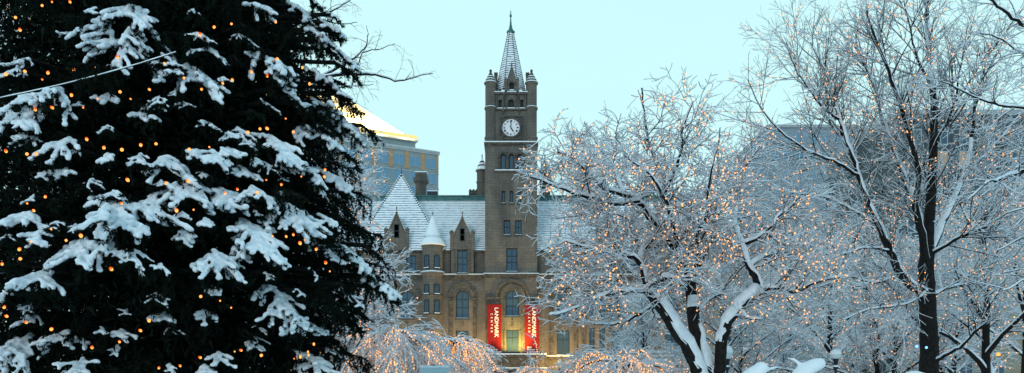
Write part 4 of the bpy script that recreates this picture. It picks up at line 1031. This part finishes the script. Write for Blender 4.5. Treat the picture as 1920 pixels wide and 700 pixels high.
# ================================================================== BACKGROUND BUILDINGS
def oriented_building(name, base, dx, dy, W_, D_, H_, wallmat, label, cols, rows, ww, wh, z0, dz, top_brick=False, glass='glass2', group=None, skip=None, lit=()):
    """box building whose front runs from base along (dx,dy); windows are parts"""
    root = thing(name, base, label, 'building', group); ux, uy = norm((dx, dy, 0))[:2]; nx, ny = uy, -ux      # outward normal (towards the camera)
    def q(u, d, z): return (base[0]+ux*u+nx*d, base[1]+uy*u+ny*d, z)
    def bx(m_, u0, u1, d0, d1, za, zb):
        b = len(m_.v)
        for z in (za, zb):
            for u, d in ((u0,d0),(u1,d0),(u1,d1),(u0,d1)): m_.v.append(q(u, d, z))
        m_.f += [tuple(b+i for i in k) for k in ((0,1,2,3),(4,7,6,5),(0,4,5,1),(1,5,6,2),(2,6,7,3),(3,7,4,0))]
    m_ = MB(); bx(m_, 0, W_, 0, -D_, 0, H_); wl_ = m_.build('wall', wallmat, root)
    m_ = MB(); bx(m_, -.3, W_+.3, .3, -D_-.3, H_+.003, H_+.5); m_.build('cornice', M['concrete'], root)
    m_ = MB(); bx(m_, .2, W_-.2, -.2, -D_+.2, H_+.503, H_+.75); m_.build('roof_snow', M['snow'], root)
    # one window mesh, then copies
    m_ = MB(); bx(m_, -ww/2-.1, ww/2+.1, .004, .16, -.12, 0); bx(m_, -ww/2-.1, ww/2+.1, .004, .12, wh, wh+.14); bx(m_, -.05, .05, .004, .1, 0, wh); bx(m_, -ww/2-.1, -ww/2, .004, .1, 0, wh); bx(m_, ww/2, ww/2+.1, .004, .1, 0, wh)
    g_ = MB(); bx(g_, -ww/2, ww/2, .004, .04, 0, wh)
    fo = m_.build('window', M['concrete'], root); go = g_.build('pane', M[glass], fo); n = 0
    me_f, me_g = fo.data, go.data
    for r_ in range(rows):
        for c in range(cols):
            if skip and skip(r_, c): continue
            u = W_*(c+.5)/cols; z = z0+dz*r_; off = (ux*u, uy*u, z)
            if n == 0: a = fo
            else:
                a = bpy.data.objects.new('window', me_f); link(a); a.parent = root; b2 = bpy.data.objects.new('pane', me_g); link(b2); b2.parent = a
                if (r_, c) in lit: b2.data = me_g.copy(); b2.data.materials.clear(); b2.data.materials.append(M['warmwin'])
            a.location = (off[0]-base[0]+base[0]-base[0], off[1]-base[1], off[2]); a.location = (off[0]-base[0], off[1]-base[1], off[2]-base[2]); n += 1
    # meshes were written in world coordinates around base
    return root, q, bx
# hotel with the floodlit roof (left, far)
cx_, cy_ = P(822, 600, 200)[:2]; dxh, dyh = 1.96, 1.0; L_ = 66
ux, uy = norm((dxh, dyh, 0))[:2]; hb = (cx_-ux*L_, cy_-uy*L_, 0)
Hh = CAMZ+(725-289)/F*200
HT, hq, hbx = oriented_building('hotel_building', hb, dxh, dyh, L_, 30, Hh, M['hotel'], 'pale modern block with orange brick piers under a floodlit glowing roof', 16, 6, 2.9, 2.35, Hh-3.9-4*5*.93, 3.72, group=None)
for c in range(17):
    m_ = MB(); u = L_*c/16; hbx(m_, max(0, u-.62), min(L_, u+.62), .12, .01, Hh-4.6, Hh-.4); m_.build('brick_pier', M['brick'], HT)
m_ = MB()
for k in range(6): hbx(m_, -.1, L_+.1, .16, .01, Hh-5.25-3.72*k, Hh-5.02-3.72*k)
hbx(m_, -.2, L_+.2, .24, .01, Hh-.39, Hh-.003); m_.build('floor_band', M['concrete'], HT)
# set-back attic and the roof
m_ = MB(); U1 = L_-5; hbx(m_, 0, U1, -3, -27, Hh+.503, Hh+3.0); m_.build('attic', M['hotel'], HT)
zb_ = Hh+3.0; zt_ = Hh+3.0+13; m_ = MB(); U2 = U1-15; c4 = [hq(-6,-3.5,zb_+.8), hq(U1-.5,-3.5,zb_+.8), hq(U1-.5,-26.5,zb_+.8), hq(-6,-26.5,zb_+.8)]; r2 = [hq(-6,-15,zt_), hq(U2,-15,zt_)]
m_.poly([c4[0],c4[1],r2[1],r2[0]]); m_.poly([c4[1],c4[2],r2[1]]); m_.poly([c4[2],c4[3],r2[0],r2[1]]); m_.poly([c4[3],c4[0],r2[0]]); rf_ = m_.build('roof', M['roofpale'], HT)
m_ = MB(); hbx(m_, -6, U1+.4, -2.1, -27.9, zb_+.003, zb_+.6); m_.build('gutter', M['copper'] if False else M['concrete'], rf_)
m_ = MB(); hbx(m_, -6, U1+.2, -2.4, -2.55, zb_+.61, zb_+1.5)
m_.build('roof_light_strip', emitter('gutter_glow', (1, .72, .25), 1.25, False), rf_)
for k in range(9):
    u = 3+k*(U1-6)/8; lamp('AREA', hq(u, -.6, zb_+2.6), hq(u, -10, zb_+7.5), 6500, (1, .74, .34), 2.5, parent=HT)
# grey tower block behind the middle of the park
b0 = P(1440, 700, 150); b1 = P(1606, 700, 150)
oriented_building('tower_block', (b0[0], 150, 0), 1, 0, b1[0]-b0[0], 22, CAMZ+(725-240)/F*150, M['greywall'], 'plain blue-grey tower block rising behind the two biggest lit trees', 7, 13, 1.2, 1.9, 6, 3.45, glass='glass2')
b0 = P(1690, 700, 100)
oriented_building('office_block', (b0[0], 100, 0), 1, 0, 26, 24, CAMZ+(725-215)/F*100, M['bluewall'], 'dark slate-coloured office block filling the right edge behind the tall tree', 8, 11, 1.6, 1.7, 4.5, 2.75, glass='glass', lit={(9,1),(9,2),(4,5),(6,4),(2,6),(1,3)})
b0 = P(1345, 700, 112)
oriented_building('stone_annex', (b0[0], 112, 0), 1, 0, 20, 20, CAMZ+(725-470)/F*112, M['beige'], 'beige stone building with plain windows right of the courthouse', 7, 5, 1.1, 1.9, 3.2, 3.6, glass='glass')
b0 = P(1780, 700, 66)
oriented_building('stone_pavilion', (b0[0], 66, 0), 1, 0, 16, 10, CAMZ+(725-500)/F*66, M['beige'], 'low tan stone building at the bottom right behind the snow-speckled trunk', 6, 3, 1.0, 1.6, 2.1, 3.2, glass='glass')

# ================================================================== PARK FURNITURE
def park_lamp(px, ytop, Yl, rg, tall, label):
    x = P(px, 0, Yl)[0]; zt_ = CAMZ+(725-ytop)/F*Yl; s = rg
    r_ = thing('park_lamp', (x, Yl, 0), label, 'lamp post', 'globe lamp posts in the park'); hz = tall
    m_ = MB(); zg = zt_-hz; m_.lathe(x, Yl, [(s*.8, 0), (s*.85, .12), (s*.45, .35), (s*.3, .5), (s*.24, zg-.65), (s*.45, zg-.62), (s*.45, zg-.57), (s*.22, zg-.5), (s*.22, zg-.34), (s*.5, zg-.30), (s*.5, zg-.26), (s*.3, zg-.2), (s*.45, zg-.08), (s*.55, zg)], 14)
    m_.build('post', M['black'], r_)
    m_ = MB(); m_.lathe(x, Yl, [(s*.55, zg+.002), (s*.85, zg+hz*.12), (s*1.0, zg+hz*.35), (s*.93, zg+hz*.62)], 18); m_.build('globe', M['globe'], r_, True)
    m_ = MB(); m_.lathe(x, Yl, [(s*1.0, zg+hz*.45), (s*1.04, zg+hz*.6), (s*.88, zg+hz*.82), (s*.5, zg+hz*.97), (s*.03, zg+hz)], 18); m_.build('snow_cap', M['snow'], r_, True); m_ = MB(); m_.lathe(x, Yl, [(s*.52, zg-.255), (s*.45, zg-.215), (s*.3, zg-.2)], 12); m_.build('collar_snow', M['snow'], r_, True)
park_lamp(1363.5, 648, 25, .165, .42, 'globe lamp post with a tall snow cap, beside the multi-stemmed tree')
park_lamp(1567, 655, 25, .165, .30, 'globe lamp post with a low snow cap, right of the snow heaps')

def blob(label, name, cat, balls, vox=.04, extra=None, group=None):
    """lumpy heap of snow: fused ellipsoids (x,y,z,rx,ry,rz)"""
    bm = bmesh.new()
    for (x, y, z, rx, ry, rz) in balls:
        r_ = bmesh.ops.create_icosphere(bm, subdivisions=3, radius=1)
        for v in r_['verts']: v.co = Vector((x+v.co.x*rx, y+v.co.y*ry, z+v.co.z*rz))
    me = bpy.data.meshes.new(name); bm.to_mesh(me); bm.free(); o = bpy.data.objects.new(name, me); link(o)
    m_ = o.modifiers.new('r', 'REMESH'); m_.mode = 'VOXEL'; m_.voxel_size = vox; m_.use_smooth_shade = True
    s_ = o.modifiers.new('s', 'SMOOTH'); s_.factor = .6; s_.iterations = 4
    dg = bpy.context.evaluated_depsgraph_get(); me2 = bpy.data.meshes.new_from_object(o.evaluated_get(dg)); o.modifiers.clear(); o.data = me2; me2.materials.clear(); me2.materials.append(M['snow'])
    me2.polygons.foreach_set('use_smooth', np.ones(len(me2.polygons), bool))
    if label: tag(o, label, cat, group)
    return o
def chain(pts, Y, k=6):
    """pts (px,py,rpx) -> overlapping balls"""
    out = []
    for (a, b) in zip(pts[:-1], pts[1:]):
        for i in range(k):
            t = i/k; px, py, r = (a[j]+(b[j]-a[j])*t for j in range(3)); x, y, z = P(px, py, Y); rr = r/F*Y; out.append((x, y, z, rr*random.uniform(.95, 1.05), rr*1.1, rr*random.uniform(.9, 1.0)))
    px, py, r = pts[-1]; x, y, z = P(px, py, Y); rr = r/F*Y; out.append((x, y, z, rr, rr*1.1, rr)); return out
Ys = 14
def clipped_shrub(label, main, arms, Y):
    base = P(main[0][0], 700, Y); base = (base[0], Y, 0)
    r_ = thing('snowy_shrub', base, label, 'shrub', 'snow-laden clipped shrubs')
    b = chain(main, Y)
    for a in arms: b += chain(a, Y, 7)
    s_ = blob(None, 'snow', None, b, .03); s_.parent = r_; s_.location = tuple(-c for c in base)
    m_ = MB(); px, py = main[0][:2]; x, _, z = P(px, py, Y)
    for k in range(7):
        a_ = k*.9; m_.tube([(x+.05*math.cos(a_), Y+.05*math.sin(a_), 0), (x+.3*math.cos(a_), Y+.3*math.sin(a_), z*.7), (x+.25*math.cos(a_*1.3), Y+.25*math.sin(a_), z)], .018, 5)
    m_.build('stem', M['bark'], r_); return r_
clipped_shrub('rounded heap of snow on a shrub right of the dark trunks', [(1402, 730, 26), (1406, 708, 17), (1420, 697, 14), (1427, 691, 13)], [[(1430, 697, 5), (1445, 691, 3.5), (1462, 688, 2.5)]], Ys)
clipped_shrub('hook-shaped heap of snow on a shrub left of the low-capped lamp post', [(1500, 730, 24), (1500, 705, 16), (1512, 692, 14), (1530, 684, 13), (1537, 682, 11)], [[(1508, 690, 5), (1490, 675, 3.5), (1477, 671, 2.5)]], Ys)
clipped_shrub('low rounded mound of snow at the foot of the tallest dark trunk', [(1712, 740, 40), (1712, 718, 24), (1735, 722, 22)], [], Ys)
# snow-topped board
Yb = 20; x0, z1 = P(787, 688, Yb)[0], P(787, 688, Yb)[2]; x1 = P(840, 0, Yb)[0]
r_ = thing('notice_board', ((x0+x1)/2, Yb, 0), 'pale blue-white board with a ridge of snow on top, below the domed weeping tree', 'notice board')
m_ = MB(); m_.box(x0, x1, Yb, Yb+.12, .9, z1); m_.build('panel', M['canvas'], r_)
m_ = MB(); m_.box(x0+.03, x0+.11, Yb+.02, Yb+.1, 0, .897); m_.box(x1-.11, x1-.03, Yb+.02, Yb+.1, 0, .897); m_.build('post', M['black'], r_)
m_ = MB(); m_.box(P(806, 0, Yb)[0], P(822, 0, Yb)[0], Yb+.02, Yb+.1, z1+.002, z1+.045); m_.build('top_rail', M['black'], r_)
s_ = blob(None, 'snow', None, [(x0+(x1-x0)*(i+.5)/9, Yb+.06, z1+.0, .06, .09, random.uniform(.025, .05)) for i in range(9)], .015); s_.parent = r_; s_.location = tuple(-c for c in r_.location)
# coloured lamps on the big trunk and the bright orange one on the right
for px, py, rr, mt, lab, cc in ((1719, 650, .045, 'bulb_blue', 'blue spotlight glowing at the left side of the tallest dark trunk', 'spotlight'), (1737, 652, .04, 'bulb_blue', 'blue spotlight glowing on the front of the tallest dark trunk', 'spotlight'), (1872, 665, .07, 'bulb', 'single large orange lamp glowing right of the snow-speckled trunk', 'lamp')):
    Yq = 25.4 if mt == 'bulb_blue' else 28; q = P(px, py, Yq); r_ = thing('spotlight', q, lab, cc); m_ = MB(); m_.lathe(q[0], q[1]+.02, [(.01, q[2]-rr*1.3), (rr*.8, q[2]-rr*1.25), (rr*.9, q[2]-rr), (rr*.6, q[2]-rr*.85)], 12); m_.build('housing', M['black'], r_)
    m_ = MB(); m_.lathe(q[0], q[1], [(.01, q[2]-rr*.85), (rr*.8, q[2]-rr*.5), (rr, q[2]), (rr*.7, q[2]+rr*.7), (.01, q[2]+rr)], 12); m_.build('glass', M[mt], r_, True)

# ================================================================== THE BIG SPRUCE
AX, AY = P(310, 0, 12)[0], 12.0
def Rz(z): return max(.25, 3.98-.262*z)*(1 if z > 3.0 else .72 if z < 2.4 else .72+.28*(z-2.4)/.6)
def on_cone(px, py, k=1.0):
    """point of the crown's surface seen at a pixel (nearest side)"""
    Yg = 9.5
    for _ in range(14):
        x, _, z = P(px, py, Yg); r = Rz(z)*k; dx = x-AX
        if abs(dx) > r*.97: Yn = AY-.05-.24*r
        else: Yn = AY-math.sqrt(r*r-dx*dx)
        Yg = .5*Yg+.5*Yn
    return P(px, py, Yg)
SP = thing('spruce_tree', (AX, AY, 0), 'huge dark spruce with heavy pads of snow, filling the left third', 'tree')
mesh_of(tubes([([(AX, AY, 0), (AX+.03, AY, 4), (AX, AY+.02, 9), (AX, AY, 14.6)], [.30, .24, .14, .02])], 12, 0), 'trunk', M['bark'], SP)
needle_src = []      # (point, direction, radius) samples to grow needles on
stick = []
def walk(p, d, L, n, wig, sag, r0=.012, r_=random):
    q = [p]
    for i in range(n):
        d = norm((d[0]+r_.gauss(0, wig), d[1]+r_.gauss(0, wig), d[2]+r_.gauss(0, wig*.6)-sag)); p = tuple(p[k]+d[k]*L/n for k in range(3)); q.append(p)
    return q
# filler boughs
fr_ = random.Random(5)
nb = 0; z = .5
while z < 14.2:
    for k in range(3):
        az = nb*2.399; nb += 1; Rr_ = Rz(z)*fr_.uniform(.86, 1.03)
        d = (math.cos(az), math.sin(az), .22); p0 = (AX+.15*d[0], AY+.15*d[1], z+.25+Rr_*.10)
        q = walk(p0, norm(d), Rr_*1.03, 12, .04, .045, r_=fr_); stick.append((q, [.03*(1-.75*i/12)+.004 for i in range(13)]))
        lat = (-math.sin(az), math.cos(az), 0)
        for i in range(2, 13):
            t = i/12; Ls = (.85*(1-t)+.28)*min(1, .25+t*1.6)*.9
            for s in (-1, 1):
                dd = norm((d[0]*.75+s*lat[0]*.8, d[1]*.75+s*lat[1]*.8, -.05)); sub = walk(q[i], dd, Ls*fr_.uniform(.7, 1.2), 4, .07, .10, r_=fr_)
                stick.append((sub, [.008, .007, .006, .005, .004])); needle_src.append((sub, .055))
                for j in (1, 2, 3, 4):
                    if fr_.random() < .8: needle_src.append((walk(sub[j], norm((fr_.gauss(0, .35), fr_.gauss(0, .35), -1)), fr_.uniform(.15, .42), 3, .08, .05, r_=fr_), .05))
        needle_src.append((q[3:], .06))
    z += .17
# snow pads (pixel centre, width, height of each in the photograph, thickness factor)
pads = [(245,28,150,52,1),(237,84,140,32,.9),(105,178,150,34,.7),(352,140,128,56,1),(392,98,90,26,.6),(503,120,150,46,1),(42,226,112,40,1),(122,276,78,44,.7),(205,186,42,22,.9),(45,120,90,30,.5),
 (598,78,78,60,1),(560,28,60,50,1),(602,160,60,80,1),(622,222,110,84,1.15),(655,248,84,60,1.1),(528,288,84,92,1.05),(596,262,108,52,1.1),(318,312,110,46,1.1),(262,305,60,40,.6),(402,300,74,46,1),(622,345,92,60,1.1),
 (352,358,112,58,1.15),(48,414,92,34,1),(226,404,150,84,1.25),(152,470,108,56,1.15),(74,452,60,44,.8),(288,388,88,44,1.1),(540,402,142,84,1.3),(420,378,90,60,1.1),(472,452,104,104,1.2),(404,492,100,54,1.15),(345,454,40,36,.7),
 (82,520,88,38,.9),(655,490,76,86,1.1),(706,542,92,56,1.4),(604,476,60,60,.7),(522,580,124,104,1.15),(556,612,60,46,1),(385,592,46,14,.8),(42,656,108,64,1),(122,634,72,26,.8),(412,674,62,22,.7),(582,684,124,44,1.15),(150,690,76,30,.7),
 (8,560,36,28,.7),(642,112,50,56,.8),(578,332,70,72,1),(455,330,60,40,.7),(482,18,70,30,.7),(30,140,50,30,.5),(250,484,70,36,.5),(622,58,60,44,.9),(302,505,40,20,.4),(200,245,30,14,.4),(455,262,60,60,.5),(650,560,60,60,.6),(610,420,50,40,.8),(170,350,40,34,.5),(690,300,0,0,0),(330,180,30,30,.5),(500,200,50,20,.4),(60,265,60,16,.4),(500,520,30,30,.4),(590,520,40,40,.5),(236,590,18,10,.4),(480,640,40,16,.4),(320,620,40,22,.4),(560,200,40,50,.7),(480,365,90,30,.9),(60,600,60,16,.5)]
snow_paths = []; lr = random.Random(12)
def pad(px, py, wpx, hpx, th, snow=True):
    p = on_cone(px, py, lr.uniform(.97, 1.06)); sc = p[1]/F
    W_, H_ = wpx*sc, hpx*sc
    o = norm((p[0]-AX, p[1]-AY, 0)); lat = (-o[1], o[0], 0)
    # slope so that the bough shows its upper side: outer end droops
    vert = max(H_, .12)*.5
    face = abs(o[1])                      # 1: pointing at the camera, 0: sideways
    halfL = max(vert*1.15, W_*.5*(1-face) + vert*.9*face); dz_ = -vert/halfL if face > .5 else -min(1.2, vert/halfL)
    ax_ = norm((o[0], o[1], dz_*1.05)); Ln = halfL*2.1
    st = tuple(p[k]-ax_[k]*Ln*.5 for k in range(3)); n = 9
    q = [st]; d = norm((ax_[0], ax_[1], ax_[2]*.5))
    for i in range(n):
        t = i/n; d = norm((ax_[0]+lr.gauss(0, .10), ax_[1]+lr.gauss(0, .10), ax_[2]*(.45+1.1*t)+lr.gauss(0, .08))); q.append(tuple(q[-1][k]+d[k]*Ln/n for k in range(3)))
    # wooden stem back to the trunk
    back = walk(q[0], norm((-o[0], -o[1], .12)), max(.3, Rz(p[2])*.85), 5, .02, .0, r_=lr); stick.append((back[::-1]+q[1:], [.03]*6+[.022-.002*i for i in range(n)])); needle_src.append((back, .06)); needle_src.append((q, .055))
    Wl = max(W_*.5*(face)+.12*(1-face)+W_*.14, .10); rs = .0228*min(1.4, .62+th*.5)
    paths = [(q, [rs*lr.uniform(.9, 1.3) for _ in q])]
    nf = max(5, int(Ln/.062))
    for i in range(nf):
        t = (i+.5)/nf; k_ = min(n-1, int(t*n)); f = t*n-k_; b = tuple(q[k_][j]+(q[k_+1][j]-q[k_][j])*f for j in range(3))
        for s in (-1, 1):
            if lr.random() < .10: continue
            L2 = Wl*(.55+.6*math.sin(math.pi*min(1, .18+t*.8)))*lr.uniform(.55, 1.15)
            dd = norm((ax_[0]*.55+s*lat[0]*lr.uniform(.6, 1.0), ax_[1]*.55+s*lat[1]*lr.uniform(.6, 1.0), ax_[2]*.5-.05))
            m_ = max(3, int(L2/.05)); g_ = walk(b, dd, L2, m_, .22, .09, r_=lr); needle_src.append((g_, .055)); paths.append((g_, [rs*lr.uniform(.6, 1.45)*(.85+.25*j/m_) for j in range(m_+1)]))
            if L2 > .16:
                for j in range(1, m_, 2):
                    if lr.random() < .8:
                        h_ = walk(g_[j], norm((dd[0]+ax_[0]*.9+lr.gauss(0, .3), dd[1]+ax_[1]*.9+lr.gauss(0, .3), dd[2]-.25)), L2*lr.uniform(.25, .5), 3, .1, .12, r_=lr); needle_src.append((h_, .045)); paths.append((h_, [rs*lr.uniform(.6, 1.25)*(.85+.2*x/3) for x in range(4)]))
                        if lr.random() < .5: needle_src.append((walk(g_[j], norm((lr.gauss(0, .3), lr.gauss(0, .3), -1)), lr.uniform(.1, .3), 3, .08, .02, r_=lr), .045))
    if snow:
        for pts, rr in paths:
            # leave gaps now and then
            if lr.random() < (.10 if th > .65 else .35): continue
            snow_paths.append(([(a[0], a[1], a[2]+r*.75+.012) for a, r in zip(pts, rr)], [r*(1 if th > .65 else .6) for r in rr]))
for a in pads:
    if a[4]: pad(*a)
# small thinly-snowed sprays scattered over the surface, and boughs on the sides the photo does not show
for k in range(150):
    px, py = lr.uniform(0, 650), lr.uniform(0, 700)
    if py < 130 and px < 60: continue
    pad(px, py, lr.uniform(16, 50), lr.uniform(8, 30), lr.choice((.3, .5, .7)), lr.random() < (.6 if not (100 < px < 480 and 480 < py < 650) else .2))
def ring_pad(az, z, W_, H_, th):
    pass
# edge boughs on the right silhouette
for (px, py, w_, h_) in ((590,10,60,50),(612,95,60,50),(650,140,60,60),(640,190,70,70),(690,250,40,40),(600,230,60,60),(650,300,60,60),(640,390,60,60),(600,440,70,70),(660,430,60,50),(690,520,70,50),(720,556,60,40),(640,600,60,80),(610,640,70,70),(600,560,80,80),(660,580,60,60),(590,690,80,50),(700,480,40,50)):
    pad(px, py, w_, h_, .5, lr.random() < .35)
tb = tubes(stick, 4); mesh_of(tb, 'branches', M['bark'], SP)
print('needles src', len(needle_src), 'snow', len(snow_paths))
# dense dead inner twigs that close the crown
NI = 150000; zz = rng.random(NI)*13.8+.3; rr_ = np.maximum(.2, 3.98-.262*zz)*np.where(zz < 2.6, .82, 1)*np.sqrt(rng.random(NI)*.80+.02); aa = rng.random(NI)*2*np.pi
C0 = np.stack([AX+rr_*np.cos(aa), AY+rr_*np.sin(aa), zz], 1); D0 = rng.normal(size=(NI, 3)); D0[:, 2] -= .8; D0 /= np.linalg.norm(D0, axis=1, keepdims=True); W0 = np.cross(D0, rng.normal(size=(NI, 3))); W0 /= np.linalg.norm(W0, axis=1, keepdims=True)
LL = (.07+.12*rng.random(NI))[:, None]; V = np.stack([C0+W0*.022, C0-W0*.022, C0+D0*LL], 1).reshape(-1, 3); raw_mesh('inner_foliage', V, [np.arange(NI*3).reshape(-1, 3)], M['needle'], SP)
# needles: short blades round every shoot
P_, Rr_, ids = seg_arrays([(pts, [r]*len(pts)) for pts, r in needle_src]); d_, u_, v_, same = frames(P_, ids)
A = np.nonzero(same)[0]; seglen = np.linalg.norm(P_[A+1]-P_[A], axis=1); per = np.maximum(6, (seglen*170).astype(int)); idx = np.repeat(A, per); N_ = len(idx)
tt = rng.random(N_)[:, None]; B0 = P_[idx]*(1-tt)+P_[idx+1]*tt; th_ = rng.random(N_)*2*np.pi; side = np.cos(th_)[:, None]*u_[idx]+np.sin(th_)[:, None]*v_[idx]
ln_ = (Rr_[idx]*(.7+.6*rng.random(N_)))[:, None]; dirn = d_[idx]*.75+side*.8; dirn /= np.linalg.norm(dirn, axis=1, keepdims=True); wv = np.cross(dirn, rng.normal(size=(N_, 3))); wv /= np.linalg.norm(wv, axis=1, keepdims=True)
wd = (.0065+.004*rng.random(N_))[:, None]
V = np.stack([B0+wv*wd, B0-wv*wd, B0+dirn*ln_], 1).reshape(-1, 3); Q = np.arange(N_*3).reshape(-1, 3)
print('needles', N_)
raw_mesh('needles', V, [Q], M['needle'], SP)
# snow: lumpy fingers fused together
SV, SQ = [], []; off = 0
ball = ico(1, 2); bv = np.array([v.co[:] for v in ball.vertices]); bf = np.array([p.vertices[:] for p in ball.polygons])
cs, rs_ = [], []
for pts, rr in snow_paths:
    for (a, b, ra, rb) in zip(pts[:-1], pts[1:], rr[:-1], rr[1:]):
        L = math.dist(a, b); k = max(1, int(L/(.5*ra)))
        for i in range(k):
            t = i/k; r = (ra+(rb-ra)*t)*lr.uniform(.88, 1.15); cs.append([a[j]+(b[j]-a[j])*t+lr.gauss(0, .004) for j in range(3)]); rs_.append(r)
cs = np.array(cs); rs_ = np.array(rs_); print('balls', len(cs))
sh_ = np.array([1.08, 1.08, .82]); V = (cs[:, None]+bv[None]*rs_[:, None, None]*sh_).reshape(-1, 3); Q = (bf[None]+(np.arange(len(cs))*len(bv))[:, None, None]).reshape(-1, 3)
so_ = raw_mesh('snow', V, [Q], M['snow'], SP, True)
md_ = so_.modifiers.new('r', 'REMESH'); md_.mode = 'VOXEL'; md_.voxel_size = .0125; md_.use_smooth_shade = True
m2 = so_.modifiers.new('s', 'SMOOTH'); m2.factor = .5; m2.iterations = 1
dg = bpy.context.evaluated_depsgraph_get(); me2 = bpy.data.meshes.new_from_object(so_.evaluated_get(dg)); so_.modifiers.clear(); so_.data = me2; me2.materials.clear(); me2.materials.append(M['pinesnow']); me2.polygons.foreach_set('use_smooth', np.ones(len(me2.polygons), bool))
print('snow faces', len(me2.polygons))
# big bulbs of the spruce
Z1 = [(158,21),(195,7),(262,7),(58,66),(75,112),(803,102),(750,129),(868,90),(1034,83),(440,214),(22,279),(93,268),(180,273),(158,298),(276,262),(355,247),(617,238),(690,293),(560,336),(756,335),(835,312),(871,300),(942,270),(1002,284),(1040,222),(1085,270),(1134,254),(1161,315),(268,357),(366,370),(489,371),(450,345),(132,411),(195,404),(312,403),(1071,445),(930,497),(975,484),(1001,482),(1100,495),(390,554),(528,544),(585,540),(785,552),(457,562),(22,567),(101,578),(136,577),(478,675),(623,687),(705,680),(998,675),(1219,637),(1130,662),(1216,663),(1055,692),(325,522),(710,560)]
Z2 = [(101,63),(126,90),(455,63),(371,134),(192,160),(303,184),(662,90),(726,87),(844,25),(965,22),(116,208),(248,202),(73,235),(76,271),(8,290),(417,309),(1073,187),(1145,200),(1100,180),(1125,212),(1186,235),(1221,285),(1237,318),(1022,185),(16,452),(24,486),(97,509),(753,412),(825,428),(867,454),(559,503),(526,540),(193,535),(345,603),(448,582),(596,680),(675,672),(750,641),(880,619),(903,614),(980,633),(1097,472),(1177,591),(1155,620),(1157,632),(1103,645),(1126,639),(170,38),(890,10)]
px_ = [(x/2, y/2) for x, y in Z1] + [(x/2, 350+y/2) for x, y in Z2]
spb = [on_cone(x, y, 1.10) for x, y in px_]
order = sorted(spb, key=lambda p: (round(p[2]*1.1), math.atan2(p[1]-AY, p[0]-AX)))
string_lights('large orange bulbs strung over the huge snowy spruce', None, spb, .0175, 'bulb', (AX, AY, 0), None, 100)
# snow-covered cable sagging in front of the spruce
q0, q1 = P(-260, 222, 8.3), P(330, 98, 9.3); pts = []
for i in range(25):
    t = i/24; s_ = 4*t*(1-t); pts.append((q0[0]+(q1[0]-q0[0])*t, q0[1]+(q1[1]-q0[1])*t, q0[2]+(q1[2]-q0[2])*t-.10*s_))
r_ = thing('cable', q0, 'snow-covered cable slanting up across the upper left of the spruce', 'cable')
mesh_of(tubes([(pts, [.006]*25)], 6), 'wire', M['cable'], r_); V, Q = snow_caps([(pts, [.007]*25)], .013, 7, 2, .15, .5); raw_mesh('snow', V, [Q], M['snow'], r_, True)
